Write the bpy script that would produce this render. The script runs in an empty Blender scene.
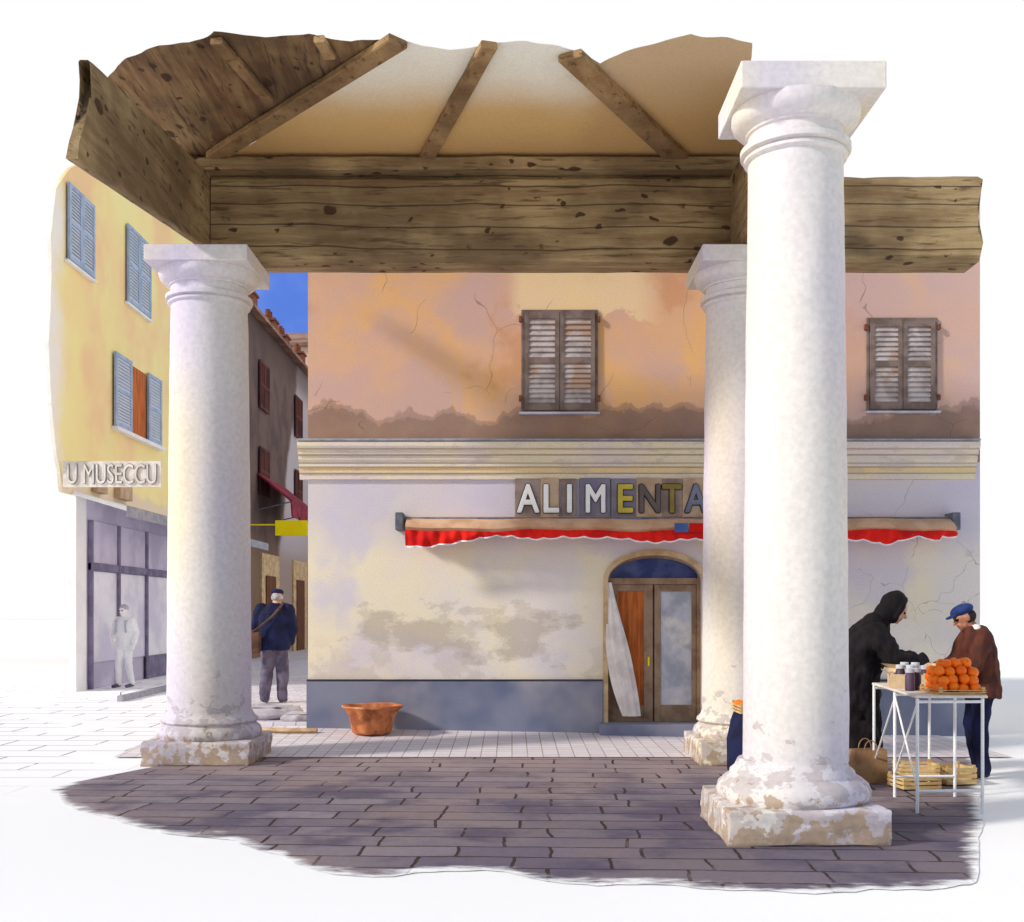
import bpy, bmesh, math, random
import numpy as np
from mathutils import Vector, Matrix, noise
random.seed(4)
S=bpy.context.scene; COL=S.collection
F=1100.0; EYE=1.6
def c(r,g,b):
    def l(v):
        v/=255.0
        return v/12.92 if v<=.04045 else ((v+.055)/1.055)**2.4
    return (l(r),l(g),l(b),1)
# ---------------------------------------------------------------- materials
class N:
    def __init__(s,name):
        s.mat=bpy.data.materials.new(name); s.mat.use_nodes=True
        s.t=s.mat.node_tree; s.b=s.t.nodes['Principled BSDF']
        s.pos=s.t.nodes.new('ShaderNodeNewGeometry').outputs['Position']
        x=s.t.nodes.new('ShaderNodeSeparateXYZ'); s.t.links.new(s.pos,x.inputs[0]); s.X,s.Y,s.Z=x.outputs
    def set(s,inp,v):
        if isinstance(v,bpy.types.NodeSocket): s.t.links.new(v,inp)
        else: inp.default_value=v
    def noise(s,scale,stretch=(1,1,1),off=(0,0,0),detail=4,rough=.55,dist=0):
        m=s.t.nodes.new('ShaderNodeMapping'); s.t.links.new(s.pos,m.inputs[0]); m.inputs[3].default_value=stretch; m.inputs[1].default_value=off
        n=s.t.nodes.new('ShaderNodeTexNoise'); s.t.links.new(m.outputs[0],n.inputs['Vector'])
        n.inputs['Scale'].default_value=scale; n.inputs['Detail'].default_value=detail; n.inputs['Roughness'].default_value=rough; n.inputs['Distortion'].default_value=dist
        return n.outputs[0]
    def vor(s,scale,stretch=(1,1,1),feature='F1',warp=0):
        m=s.t.nodes.new('ShaderNodeMapping'); s.t.links.new(s.pos,m.inputs[0]); m.inputs[3].default_value=stretch
        v=m.outputs[0]
        if warp:
            n=s.t.nodes.new('ShaderNodeTexNoise'); s.t.links.new(v,n.inputs['Vector']); n.inputs['Scale'].default_value=scale*2
            a=s.t.nodes.new('ShaderNodeVectorMath'); a.operation='MULTIPLY_ADD'; s.t.links.new(n.outputs['Color'],a.inputs[0]); a.inputs[1].default_value=(warp,)*3; s.t.links.new(v,a.inputs[2]); v=a.outputs[0]
        n=s.t.nodes.new('ShaderNodeTexVoronoi'); n.feature=feature; s.t.links.new(v,n.inputs['Vector']); n.inputs['Scale'].default_value=scale
        return n.outputs['Distance']
    def rng(s,v,a,b,lo=0.,hi=1.,smooth=True):
        n=s.t.nodes.new('ShaderNodeMapRange'); n.interpolation_type='SMOOTHSTEP' if smooth else 'LINEAR'
        s.set(n.inputs[0],v); n.inputs[1].default_value=a; n.inputs[2].default_value=b; n.inputs[3].default_value=lo; n.inputs[4].default_value=hi
        return n.outputs[0]
    def m(s,op,a,b=0.,cc=0.):
        n=s.t.nodes.new('ShaderNodeMath'); n.operation=op; s.set(n.inputs[0],a); s.set(n.inputs[1],b); s.set(n.inputs[2],cc); return n.outputs[0]
    def mix(s,f,a,b,mode='MIX'):
        n=s.t.nodes.new('ShaderNodeMix'); n.data_type='RGBA'; n.blend_type=mode
        s.set(n.inputs[0],f); s.set(n.inputs[6],a); s.set(n.inputs[7],b); return n.outputs[2]
    def band(s,v,a0,a1,b0,b1):
        return s.m('MULTIPLY',s.rng(v,a0,a1),s.rng(v,b0,b1,1.,0.))
    def attr(s,name):
        a=s.t.nodes.new('ShaderNodeAttribute'); a.attribute_name=name; return a.outputs['Fac']
    def done(s,col,rough=.85,bump=.15,bs=60,bd=.01,h=None,grain=True):
        g=s.noise(bs,detail=2)
        if grain: col=s.mix(1.0,col,s.mixgrey(g),'MULTIPLY')
        s.set(s.b.inputs['Base Color'],col); s.b.inputs['Roughness'].default_value=rough
        s.b.inputs['Specular IOR Level'].default_value=.25
        if bump:
            bn=s.t.nodes.new('ShaderNodeBump'); bn.inputs['Strength'].default_value=bump; bn.inputs['Distance'].default_value=bd
            s.set(bn.inputs['Height'],h if h is not None else g); s.t.links.new(bn.outputs[0],s.b.inputs['Normal'])
        return s.mat
    def mixgrey(s,g):
        r=s.rng(g,.3,.7,.9,1.04,False); k=s.t.nodes.new('ShaderNodeCombineColor')
        for i in range(3): s.t.links.new(r,k.inputs[i])
        return k.outputs[0]
def M(name,base,alt=None,alt2=None,scale=1.5,rough=.85,bump=.15,stretch=(1,1,1),bs=60):
    n=N(name); col=base
    alt=alt or tuple(min(1,v*.75) for v in base[:3])+(1,)
    col=n.mix(n.rng(n.noise(scale,stretch,detail=3),.4,.62),base,alt)
    if alt2: col=n.mix(n.rng(n.noise(scale*.6,stretch,(7,3,11)),.5,.66),col,alt2)
    return n.done(col,rough,bump,bs)
def wood(name,st,base,light,dark,knots=True,plank=None):
    n=N(name)
    g=n.noise(1.0,tuple(v*9 for v in st),detail=6,rough=.65,dist=.3)
    col=n.mix(n.rng(g,.35,.65),light,base)
    g2=n.noise(1.0,tuple(v*26 for v in st),(5,5,5),detail=4)
    col=n.mix(n.rng(g2,.56,.68,0,.75),col,dark)
    col=n.mix(n.rng(n.noise(.8,(1,1,1),(3,9,1)),.42,.62,0,.6),col,dark)
    if plank:
        w=n.m('ADD',n.Z,n.m('MULTIPLY',n.noise(.7,off=(1,1,8),detail=2),.12))
        for z in plank:
            col=n.mix(n.m('MULTIPLY',n.band(w,z-.012,z-.004,z+.004,z+.012),.8),col,c(66,48,36))
    if knots:
        for k_,o in ((2.6,0),(4.6,1),(5.8,2)):
            k=n.rng(n.vor(k_,tuple(1.0 if v==1 else .65 for v in st),warp=.12),.12,.16,1,0)
            col=n.mix(n.m('MULTIPLY',k,n.rng(n.noise(.9,off=(2+o*5,2,2)),.40,.48,0,.9)),col,c(64,40,28))
    return n.done(col,.8,.5,h=g2,bd=.02)
def column_mat():
    n=N('column_limewash')
    col=n.mix(n.rng(n.noise(.8,(1,1,.3),detail=1),.40,.64),c(226,220,214),c(230,216,190))
    col=n.mix(n.rng(n.noise(.7,(1,1,.3),(5,1,4),detail=1),.46,.68,0,.85),col,c(202,194,218))  # lilac shade colour painted into the limewash in soft patches
    nz=n.noise(6,(1,1,1.5),(1,8,3),detail=6,rough=.6)
    lim=n.m('ADD',nz,n.rng(n.Z,0,1.5,.13,-.24,False))
    col=n.mix(n.rng(lim,.52,.56,0,.6),col,c(176,164,164))
    nz2=n.noise(9,(1,1,1),(4,4,4),detail=6)
    lim2=n.m('ADD',nz2,n.rng(n.Z,.0,.62,.13,-.2,False))
    col=n.mix(n.rng(lim2,.54,.58,0,.75),col,c(168,142,112))
    return n.done(col,.9,.15,22,.02)
def upper_wall_mat():
    n=N('ochre_render')
    col=n.mix(n.rng(n.noise(.7,detail=4,dist=.4),.38,.62),c(226,178,140),c(210,172,160))
    col=n.mix(n.rng(n.noise(.8,off=(11,2,7),detail=4,dist=.5),.48,.68,0,.85),col,c(236,182,112))
    col=n.mix(n.rng(n.noise(1.1,off=(1,2,27),detail=4),.55,.68,0,.6),col,c(208,146,100))
    gx=n.m('MULTIPLY',n.band(n.X,-.1,.15,1.5,2.0),n.rng(n.m('ADD',n.Z,n.m('MULTIPLY',n.noise(2.2,off=(3,3,0)),1.3)),5.95,6.05))
    col=n.mix(n.m('MULTIPLY',gx,.75),col,c(244,216,168))
    col=n.mix(n.rng(n.m('ADD',n.X,n.noise(1.,off=(3,3,0))),2.9,3.8,0,.55),col,c(206,176,172))
    e=n.m('ADD',n.Z,n.m('MULTIPLY',n.noise(2.3,(1,1,.6),(4,4,4),detail=6),.75))
    st=n.rng(e,4.44,4.47,1,0)
    col=n.mix(n.m('MULTIPLY',st,.85),col,n.mix(n.noise(3,off=(8,8,0)),c(112,92,90),c(172,138,116)))
    st2=n.m('MULTIPLY',n.rng(e,4.5,4.54,1,0),n.rng(e,4.44,4.46))
    col=n.mix(n.m('MULTIPLY',st2,.5),col,c(140,110,100))
    ck=n.m('MULTIPLY',n.rng(n.vor(.9,(1,1,1),'DISTANCE_TO_EDGE',.5),.002,.0045,1,0),n.rng(n.noise(.8,off=(2,7,2)),.52,.56))
    col=n.mix(n.m('MULTIPLY',ck,.5),col,c(106,80,70))
    return n.done(col,.9,.2)
def lower_wall_mat():
    n=N('cream_render')
    col=n.mix(n.rng(n.noise(.6,detail=4,dist=.5),.42,.6),c(236,226,220),c(244,232,204))
    col=n.mix(n.rng(n.noise(.7,off=(11,2,7),detail=4),.5,.64,0,.8),col,c(218,210,224))
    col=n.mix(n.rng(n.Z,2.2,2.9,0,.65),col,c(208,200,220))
    nz=n.noise(1.7,(1,1,1.7),(4,4,4),detail=7,rough=.6)
    box=n.m('MULTIPLY',n.band(n.X,-3.1,-1.2,.2,1.6),n.band(n.Z,.7,1.2,1.35,2.0))
    v=n.m('ADD',nz,n.m('MULTIPLY',box,.3))
    col=n.mix(n.rng(v,.68,.73,0,.35),col,c(184,170,150))
    col=n.mix(n.rng(v,.75,.79,0,.3),col,c(166,152,138))
    dd=n.m('MULTIPLY',n.rng(n.Z,.85,1.4,1,0),n.rng(n.noise(2,off=(6,1,3),detail=6),.5,.56))
    col=n.mix(n.m('MULTIPLY',dd,.3),col,c(190,176,160))
    ck=n.m('MULTIPLY',n.rng(n.vor(1.3,(1,1,1),'DISTANCE_TO_EDGE',.5),.002,.005,1,0),n.m('MULTIPLY',n.rng(n.X,4.0,4.5),n.rng(n.noise(1.2,off=(2,7,2)),.46,.5)))
    col=n.mix(n.m('MULTIPLY',ck,.6),col,c(130,110,100))
    return n.done(col,.9,.2)
def cornice_mat():
    n=N('cornice_paint')
    col=n.mix(n.rng(n.noise(1.2),.4,.62),c(236,222,192),c(228,214,206))
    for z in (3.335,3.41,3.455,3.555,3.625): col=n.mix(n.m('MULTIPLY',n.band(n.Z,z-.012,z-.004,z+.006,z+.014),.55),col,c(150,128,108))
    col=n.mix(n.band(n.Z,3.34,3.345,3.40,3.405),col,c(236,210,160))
    col=n.mix(n.rng(n.noise(2.5,(1,1,3),(3,3,3),detail=5),.56,.64,0,.4),col,c(196,180,170))
    return n.done(col,.9,.12)
def slab_mat():
    n=N('hall_paving')
    d=n.t.nodes.new('ShaderNodeVectorMath'); d.operation='MULTIPLY_ADD'
    nz=n.t.nodes.new('ShaderNodeTexNoise'); n.t.links.new(n.pos,nz.inputs['Vector']); nz.inputs['Scale'].default_value=1.6; nz.inputs['Detail'].default_value=4
    n.t.links.new(nz.outputs['Color'],d.inputs[0]); d.inputs[1].default_value=(.14,.08,0); n.t.links.new(n.pos,d.inputs[2])
    rot=n.t.nodes.new('ShaderNodeMapping'); n.t.links.new(d.outputs[0],rot.inputs[0]); rot.inputs[2].default_value=(0,0,math.radians(2.5))
    b=n.t.nodes.new('ShaderNodeTexBrick'); n.t.links.new(rot.outputs[0],b.inputs['Vector'])
    b.inputs['Scale'].default_value=1; b.inputs['Brick Width'].default_value=.62; b.inputs['Row Height'].default_value=.31
    b.inputs['Mortar Size'].default_value=.013; b.inputs['Mortar Smooth'].default_value=.3; b.inputs['Bias'].default_value=-.1
    b.offset=.37; b.squash=1.35; b.squash_frequency=3
    b.inputs['Color1'].default_value=c(116,106,120); b.inputs['Color2'].default_value=c(146,134,142); b.inputs['Mortar'].default_value=c(70,56,54)  # dark slabs, toned darker still in place of the unbuilt roof's shade
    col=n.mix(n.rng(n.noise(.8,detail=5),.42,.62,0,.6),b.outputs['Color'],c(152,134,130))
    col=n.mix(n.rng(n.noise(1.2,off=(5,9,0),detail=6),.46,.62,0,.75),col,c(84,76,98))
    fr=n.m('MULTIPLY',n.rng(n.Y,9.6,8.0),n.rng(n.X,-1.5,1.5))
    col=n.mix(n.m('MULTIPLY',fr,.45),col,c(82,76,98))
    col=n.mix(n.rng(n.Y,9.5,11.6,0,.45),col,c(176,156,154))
    ms=n.m('MULTIPLY',b.outputs['Fac'],n.rng(n.noise(3,off=(1,5,0)),.38,.5,.1,1))
    col=n.mix(ms,col,c(64,48,46))
    fade=n.rng(n.m('ADD',n.attr('edge'),n.m('MULTIPLY',n.noise(5,(.5,1.4,1),(2,2,2),detail=6,rough=.65),.9)),.42,.72,1,0)
    col=n.mix(fade,col,c(252,252,252))
    h=n.m('SUBTRACT',n.noise(9,detail=5),n.m('MULTIPLY',b.outputs['Fac'],1.2))
    return n.done(col,.85,.55,h=h,bd=.02)
def tile_mat(name,a,b_,mortar,w,h,off=0.,ms=.008,grain=True):
    n=N(name)
    b=n.t.nodes.new('ShaderNodeTexBrick'); n.t.links.new(n.pos,b.inputs['Vector'])
    b.inputs['Scale'].default_value=1; b.inputs['Brick Width'].default_value=w; b.inputs['Row Height'].default_value=h
    b.inputs['Mortar Size'].default_value=ms; b.offset=off
    b.inputs['Color1'].default_value=a; b.inputs['Color2'].default_value=b_; b.inputs['Mortar'].default_value=mortar
    col=b.outputs['Color']
    if grain: col=n.mix(n.rng(n.noise(.9,detail=4),.5,.64,0,.4),col,b_)
    else:
        k=n.m('MULTIPLY',n.m('MULTIPLY',n.rng(n.Y,9,12),n.rng(n.Y,22,30,1,0)),n.m('MULTIPLY',n.rng(n.X,-4.5,-3.5,1,0),n.rng(n.noise(.9,(.6,2,1),(3,3,3)),.40,.46)))
        col=n.mix(k,c(253,253,253),n.mix(b.outputs['Fac'],c(250,250,252),c(136,136,146)))
    return n.done(col,.85,.2 if grain else 0,grain=grain)
def ceil_mat():
    n=N('ceiling_wash')
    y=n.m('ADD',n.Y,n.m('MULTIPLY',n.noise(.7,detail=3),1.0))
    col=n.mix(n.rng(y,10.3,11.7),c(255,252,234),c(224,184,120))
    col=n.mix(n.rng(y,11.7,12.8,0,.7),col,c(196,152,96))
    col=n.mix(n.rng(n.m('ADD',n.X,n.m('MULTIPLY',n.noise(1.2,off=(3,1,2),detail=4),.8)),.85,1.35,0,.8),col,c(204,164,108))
    return n.done(col,.9,.1)
def yellow_mat():
    n=N('yellow_render')
    col=n.mix(n.rng(n.noise(.5),.4,.62),c(255,242,172),c(255,232,166))
    col=n.mix(n.rng(n.noise(.35,off=(7,3,11)),.48,.66),col,c(252,214,164))
    f=n.rng(n.m('ADD',n.Y,n.m('MULTIPLY',n.noise(.8,off=(2,3,1),detail=5),1.2)),19.75,20.35,1,0)
    col=n.mix(f,col,c(254,252,244))
    f2=n.rng(n.m('ADD',n.Z,n.m('MULTIPLY',n.noise(1.2,off=(2,3,6),detail=5),.8)),4.3,4.5,.7,0)
    col=n.mix(f2,col,c(232,214,200))
    return n.done(col,.9,.12)
def brown_mat():
    n=N('brown_render')
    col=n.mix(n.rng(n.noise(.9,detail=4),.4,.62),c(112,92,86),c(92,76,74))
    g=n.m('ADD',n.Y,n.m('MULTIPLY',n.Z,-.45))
    col=n.mix(n.rng(n.m('ADD',g,n.m('MULTIPLY',n.noise(.7,off=(4,4,4)),1.5)),36.2,36.8,0,.9),col,c(196,186,190))  # sunlit pale grey part painted over the shaded brown
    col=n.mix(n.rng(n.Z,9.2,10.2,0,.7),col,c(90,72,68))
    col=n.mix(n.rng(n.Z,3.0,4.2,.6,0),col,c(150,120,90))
    return n.done(col,.9,.15)
MAT={}
MAT['col']=column_mat(); MAT['up']=upper_wall_mat(); MAT['low']=lower_wall_mat(); MAT['slab']=slab_mat(); MAT['ceil']=ceil_mat(); MAT['yel']=yellow_mat(); MAT['brick']=brown_mat(); MAT['cornice']=cornice_mat()
wb,wl_,wd=c(144,118,84),c(178,154,112),c(90,68,48)
MAT['wx']=wood('timber_along_hall',(.09,1,1),wb,wl_,wd,True,(5.62,5.86,6.1,6.3)); MAT['wy']=wood('timber_across_hall',(1,.09,1),wb,wl_,wd)
MAT['wr']=wood('rafter_timber',(.5,.3,1),c(150,116,78),c(176,144,100),c(92,66,44),False)
MAT['plank']=wood('dark_planks',(1,.1,1),c(120,88,60),c(156,126,86),c(58,42,34))
MAT['plinth']=M('slate_plinth',c(136,140,160),c(106,114,142),c(164,160,170),.8)
MAT['pale']=tile_mat('pale_ground',c(253,253,253),c(253,253,253),c(200,200,206),1.1,.5,.5,.014,False)
MAT['tile']=tile_mat('pavement_tiles',c(234,228,230),c(222,214,220),c(170,152,146),.17,.17,0,.006)
MAT['street']=tile_mat('street_cobbles',c(222,218,224),c(200,194,204),c(160,150,150),.3,.2,.5)
MAT['shut']=M('shutter_frame',c(136,118,112),c(112,96,90),None,6)
MAT['slat']=M('shutter_slats',c(196,184,184),c(162,150,150),c(176,146,128),5)
MAT['dark']=M('dark_interior',c(52,44,46),c(38,34,40))
MAT['brown']=M('brown_wood',c(120,76,50),c(96,60,44),None,6,stretch=(3,3,.5))
MAT['rust']=M('rust_iron',c(140,84,60),c(110,66,50),None,12)
MAT['orangew']=M('orange_door_wood',c(206,116,56),c(172,90,44),None,5,stretch=(4,4,.4))
MAT['taupe']=M('taupe_frame',c(166,138,114),c(140,112,90),None,5)
MAT['stonearch']=M('arch_stone',c(220,192,150),c(194,160,118),None,5)
MAT['blueglass']=M('fanlight_glass',c(52,66,118),c(80,92,140),None,4,rough=.3)
MAT['glass']=M('grey_glass',c(210,210,218),c(172,176,190),c(236,230,224),3,rough=.35)
MAT['cloth']=M('white_cloth',c(248,240,234),c(228,216,212),None,3)
MAT['red']=M('red_canvas',c(244,36,24),c(214,24,22),None,3)
MAT['darkred']=M('dark_red_canvas',c(160,54,74),c(120,44,62),None,3)
MAT['tan']=M('tan_canvas',c(226,186,152),c(208,162,128),None,3)
MAT['white']=M('white_paint',c(248,248,248),c(240,240,244),None,4)
MAT['offw']=M('chalky_white',c(253,252,250),c(246,245,246),None,2,bump=.05)
MAT['grey']=M('grey_metal',c(120,124,134),c(96,100,112),None,8)
MAT['midgrey']=M('soft_grey_paint',c(170,170,178),c(150,150,160),None,8)
MAT['blue']=M('blue_print',c(84,120,180),c(70,100,160),None,8)
MAT['blueshut']=M('blue_shutter_frame',c(176,194,220),c(154,176,208),None,5)
MAT['blueslat']=M('blue_shutter_slats',c(200,214,232),c(214,222,234),None,5)
MAT['lil']=M('lilac_shopfront',c(214,208,228),c(194,186,210),None,1)
MAT['lildark']=M('dark_lilac_frame',c(138,130,158),c(116,110,136),None,3)
MAT['lilglass']=M('lilac_glass',c(244,242,250),c(222,216,236),None,1,rough=.4)
MAT['pink']=M('pink_render',c(240,206,188),c(224,186,174),None,.4)
MAT['tileroof']=M('weathered_tiles',c(150,116,100),c(116,88,80),c(176,136,110),1.2)
MAT['ltgrey']=M('light_grey_eaves',c(214,214,222),c(188,188,200),None,2)
MAT['ysign']=M('yellow_sign_paint',c(255,238,16),c(255,230,12),None,3)
MAT['terra']=M('terracotta',c(206,126,78),c(160,92,58),c(222,150,100),6)
MAT['stone']=M('grey_stone',c(190,184,192),c(158,152,162),c(190,164,130),3)
MAT['skin']=M('skin',c(224,176,150),c(206,150,126),None,12,bump=.05)
MAT['skindk']=M('tanned_skin',c(196,140,112),c(170,112,88),None,12,bump=.05)
MAT['hair']=M('dark_hair',c(44,36,36),c(60,48,44),None,20)
MAT['greyhair']=M('grey_hair',c(180,176,176),c(140,136,136),None,20)
MAT['eye']=M('eye_dark',c(30,26,28),None,None,20)
MAT['lip']=M('lips',c(170,96,88),None,None,20)
MAT['black']=M('black_wool',c(17,13,17),c(28,22,28),None,5)
MAT['navy']=M('navy_cloth',c(26,32,72),c(18,22,50),None,5)
MAT['trou']=M('grey_trousers',c(108,100,120),c(80,74,94),None,5)
MAT['browncoat']=M('brown_coat',c(98,52,40),c(74,40,34),None,5)
MAT['bluecap']=M('blue_cap_cloth',c(44,66,124),c(32,48,98),None,8)
MAT['leather']=M('brown_leather',c(96,66,52),c(72,50,42),None,8,rough=.6)
MAT['shoe']=M('shoe_leather',c(48,40,40),None,None,8,rough=.5)
MAT['pw']=M('pale_clothing',c(253,253,253),c(244,244,246),None,4)
MAT['pskin']=M('pale_skin',c(252,246,242),c(246,240,238),None,8)
MAT['orange']=M('orange_peel',c(255,128,20),c(246,104,14),None,9,rough=.45,bs=300)
MAT['stem']=M('green_stem',c(90,100,40))
MAT['cratew']=M('crate_wood',c(226,196,140),c(200,166,112),None,5,stretch=(1,1,5))
MAT['card']=M('cardboard',c(222,196,158),c(196,168,134),None,4)
MAT['ttop']=M('table_top_paint',c(240,232,220),c(222,212,200),None,4)
MAT['paper']=M('kraft_paper',c(176,140,104),c(152,116,86),None,5)
MAT['jar']=M('plum_jar',c(88,70,92),c(66,52,74),None,9,rough=.35)
# ---------------------------------------------------------------- mesh builder
WL={}
class MB:
    def __init__(s): s.v=[];s.f=[];s.m=[];s.T=Matrix()
    def add(s,vs,fs,mi=0):
        o=len(s.v); s.v+=[s.T@Vector(v) for v in vs]; s.f+=[[i+o for i in f] for f in fs]; s.m+=[mi]*len(fs)
    def box(s,x0,x1,y0,y1,z0,z1,mi=0):
        s.add([(x0,y0,z0),(x1,y0,z0),(x1,y1,z0),(x0,y1,z0),(x0,y0,z1),(x1,y0,z1),(x1,y1,z1),(x0,y1,z1)],
              [(0,3,2,1),(4,5,6,7),(0,1,5,4),(1,2,6,5),(2,3,7,6),(3,0,4,7)],mi)
    def cone(s,p,q,r0,r1,n=12,mi=0):
        p=Vector(p);q=Vector(q);d=(q-p).normalized(); a=d.orthogonal().normalized(); b=d.cross(a)
        vs=[]
        for cc,r in((p,r0),(q,r1)):
            for i in range(n):
                t=2*math.pi*i/n; vs.append(cc+(a*math.cos(t)+b*math.sin(t))*r)
        fs=[(i,(i+1)%n,n+(i+1)%n,n+i) for i in range(n)]+[tuple(range(n))[::-1],tuple(range(n,2*n))]
        s.add(vs,fs,mi)
    def rings(s,rs,mi=0,cap=True):
        n=len(rs[0]); vs=[v for r in rs for v in r]
        fs=[(k*n+i,k*n+(i+1)%n,(k+1)*n+(i+1)%n,(k+1)*n+i) for k in range(len(rs)-1) for i in range(n)]
        if cap: fs+=[tuple(range(n))[::-1],tuple(range((len(rs)-1)*n,len(rs)*n))]
        s.add(vs,fs,mi)
    def lathe(s,prof,cx,cy,n=64,amp=0,mi=0,cap=True):
        rs=[]
        for r,z in prof:
            ring=[]
            for i in range(n):
                t=2*math.pi*i/n
                rr=r+(noise.noise(Vector((cx*5+math.cos(t)*2,cy+math.sin(t)*2,z*3)))*amp if amp else 0)
                ring.append((cx+math.cos(t)*rr,cy+math.sin(t)*rr,z))
            rs.append(ring)
        s.rings(rs,mi,cap)
    def ell(s,cn,r,mat=None,nu=16,nv=10,mi=0):
        mt=mat or Matrix.Identity(3); cn=Vector(cn)
        vs=[cn+mt@Vector((0,0,-r[2]))]
        for j in range(1,nv):
            p=-math.pi/2+math.pi*j/nv
            for i in range(nu):
                t=2*math.pi*i/nu; vs.append(cn+mt@Vector((r[0]*math.cos(p)*math.cos(t),r[1]*math.cos(p)*math.sin(t),r[2]*math.sin(p))))
        vs.append(cn+mt@Vector((0,0,r[2]))); fs=[]
        for i in range(nu): fs.append((0,1+(i+1)%nu,1+i)); 
        for j in range(nv-2):
            for i in range(nu):
                a=1+j*nu; fs.append((a+i,a+(i+1)%nu,a+nu+(i+1)%nu,a+nu+i))
        a=1+(nv-2)*nu; L=len(vs)-1
        for i in range(nu): fs.append((a+i,a+(i+1)%nu,L))
        s.add(vs,fs,mi)
    def prof_x(s,pts,x0,x1,mi=0,n=1):
        k=[x0+(x1-x0)*i/n for i in range(n+1)]
        s.rings([[(x,y,z) for y,z in pts] for x in k],mi)
    def block(s,x0,x1,y0,y1,z0,z1,n=10,amp=.012,mi=0,rnd=0):
        bm=bmesh.new(); bmesh.ops.create_cube(bm,size=1)
        bmesh.ops.subdivide_edges(bm,edges=bm.edges[:],cuts=n,use_grid_fill=True)
        vs=[]
        for v in bm.verts:
            q=v.co.copy()
            if rnd: q=q.lerp(q.normalized()*.55,rnd)
            p=Vector((x0+(q.x+.5)*(x1-x0),y0+(q.y+.5)*(y1-y0),z0+(q.z+.5)*(z1-z0)))
            ctr=Vector(((x0+x1)/2,(y0+y1)/2,(z0+z1)/2))
            edge=sum(1 for a in v.co if abs(a)>.49)
            nn=noise.noise(p*6)+.6*noise.noise(p*17)
            d=(p-ctr).normalized()
            p=p+d*nn*amp
            if edge>=2: p=p-d*amp*(.8+1.6*max(0,noise.noise(p*9+Vector((3,3,3)))))
            vs.append(p)
        bm.verts.index_update(); fs=[[v.index for v in f.verts] for f in bm.faces]; bm.free(); s.add(vs,fs,mi)
    def hewn(s,P,Q,w,h,n=30,amp=.012,mi=0,fray=0,slant=0):
        P=Vector(P);Q=Vector(Q);d=(Q-P).normalized(); sd=d.cross(Vector((0,0,1))).normalized(); up=sd.cross(d); k=.03*min(w,h)/.3+.004
        if fray:
            sec=[(-w/2+k,-h/2),(w/2-k,-h/2)]+[(w/2,-h/2+k+(h-2*k)*j/6) for j in range(7)]+[(w/2-k,h/2),(-w/2+k,h/2)]+[(-w/2,h/2-k-(h-2*k)*j/6) for j in range(7)]
        else: sec=[(-w/2+k,-h/2),(w/2-k,-h/2),(w/2,-h/2+k),(w/2,h/2-k),(w/2-k,h/2),(-w/2+k,h/2),(-w/2,h/2-k),(-w/2,-h/2+k)]
        rs=[]
        for i in range(n+1):
            cc=P.lerp(Q,i/n); ring=[]
            for a,b in sec:
                v=cc+sd*a+up*b; nn=noise.noise(v*2.2)*amp+noise.noise(v*9)*amp*.4
                if i==n and (fray or slant): v=v+d*(fray*noise.noise(Vector((1,2,v.z*14)))*2-slant*b)
                ring.append(v+sd*nn*(1 if a>0 else -1)+up*nn)
            rs.append(ring)
        s.rings(rs,mi)
    def obj(s,name,mats,parent=None,smooth=False,bevel=0,label=None,cat=None,group=None,kind=None,origin=None,ang=42):
        xs=[v.x for v in s.v];ys=[v.y for v in s.v];zs=[v.z for v in s.v]
        o0=Vector(origin) if origin is not None else Vector(((min(xs)+max(xs))/2,(min(ys)+max(ys))/2,min(zs)))
        me=bpy.data.meshes.new(name); me.from_pydata([tuple(v-o0) for v in s.v],[],s.f)
        for m in mats: me.materials.append(MAT[m] if isinstance(m,str) else m)
        me.polygons.foreach_set('material_index',s.m)
        bm=bmesh.new(); bm.from_mesh(me); bmesh.ops.recalc_face_normals(bm,faces=bm.faces[:]); bm.to_mesh(me); bm.free()
        if smooth:
            me.polygons.foreach_set('use_smooth',[True]*len(me.polygons))
            try: me.set_sharp_from_angle(angle=math.radians(ang))
            except Exception: pass
        me.update()
        return reg(bpy.data.objects.new(name,me),o0,parent,bevel,label,cat,group,kind)
def reg(o,o0,parent=None,bevel=0,label=None,cat=None,group=None,kind=None):
    COL.objects.link(o); WL[o.name]=Vector(o0)
    if parent is not None: o.parent=parent; o.location=Vector(o0)-WL[parent.name]
    else: o.location=o0
    if bevel:
        b=o.modifiers.new('bevel','BEVEL'); b.width=bevel; b.segments=2; b.limit_method='ANGLE'
    if label: o['label']=label
    if cat: o['category']=cat
    if group: o['group']=group
    if kind: o['kind']=kind
    return o
def thing(name,loc,label=None,cat=None,group=None,parent=None):
    e=bpy.data.objects.new(name,None); e.empty_display_size=.2
    return reg(e,Vector(loc),parent,0,label,cat,group)
def bx(name,mat,b,parent=None,bevel=.006,**k):
    m=MB(); m.box(*b); return m.obj(name,[mat],parent,bevel=bevel,**k)
def ragged(pts,amp,step,f=1.9):
    out=[]
    for i in range(len(pts)):
        a=Vector(pts[i]);b=Vector(pts[(i+1)%len(pts)]); n=max(1,int((b-a).length/step))
        for k in range(n):
            p=a.lerp(b,k/n); out.append(p+Vector((noise.noise(Vector((p.x*f,p.y*f,1))),noise.noise(Vector((p.x*f,p.y*f,9)))))*amp)
    return out
def sheet(name,pts,z,mat,**k):
    bm=bmesh.new(); vs=[bm.verts.new((p[0],p[1],z)) for p in pts]; f=bm.faces.new(vs)
    bmesh.ops.triangulate(bm,faces=[f])
    bm.verts.index_update()
    m=MB(); m.add([v.co.copy() for v in bm.verts],[[v.index for v in f.verts] for f in bm.faces]); bm.free()
    return m.obj(name,[mat],**k)
def lv(x,y,z):   # image pixel x, y projected onto the horizontal plane at height z
    d=(z-EYE)*F/(610-y); return ((x-512)*d/F,d)
def g0(x,y): return lv(x,y,0.0)
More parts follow.
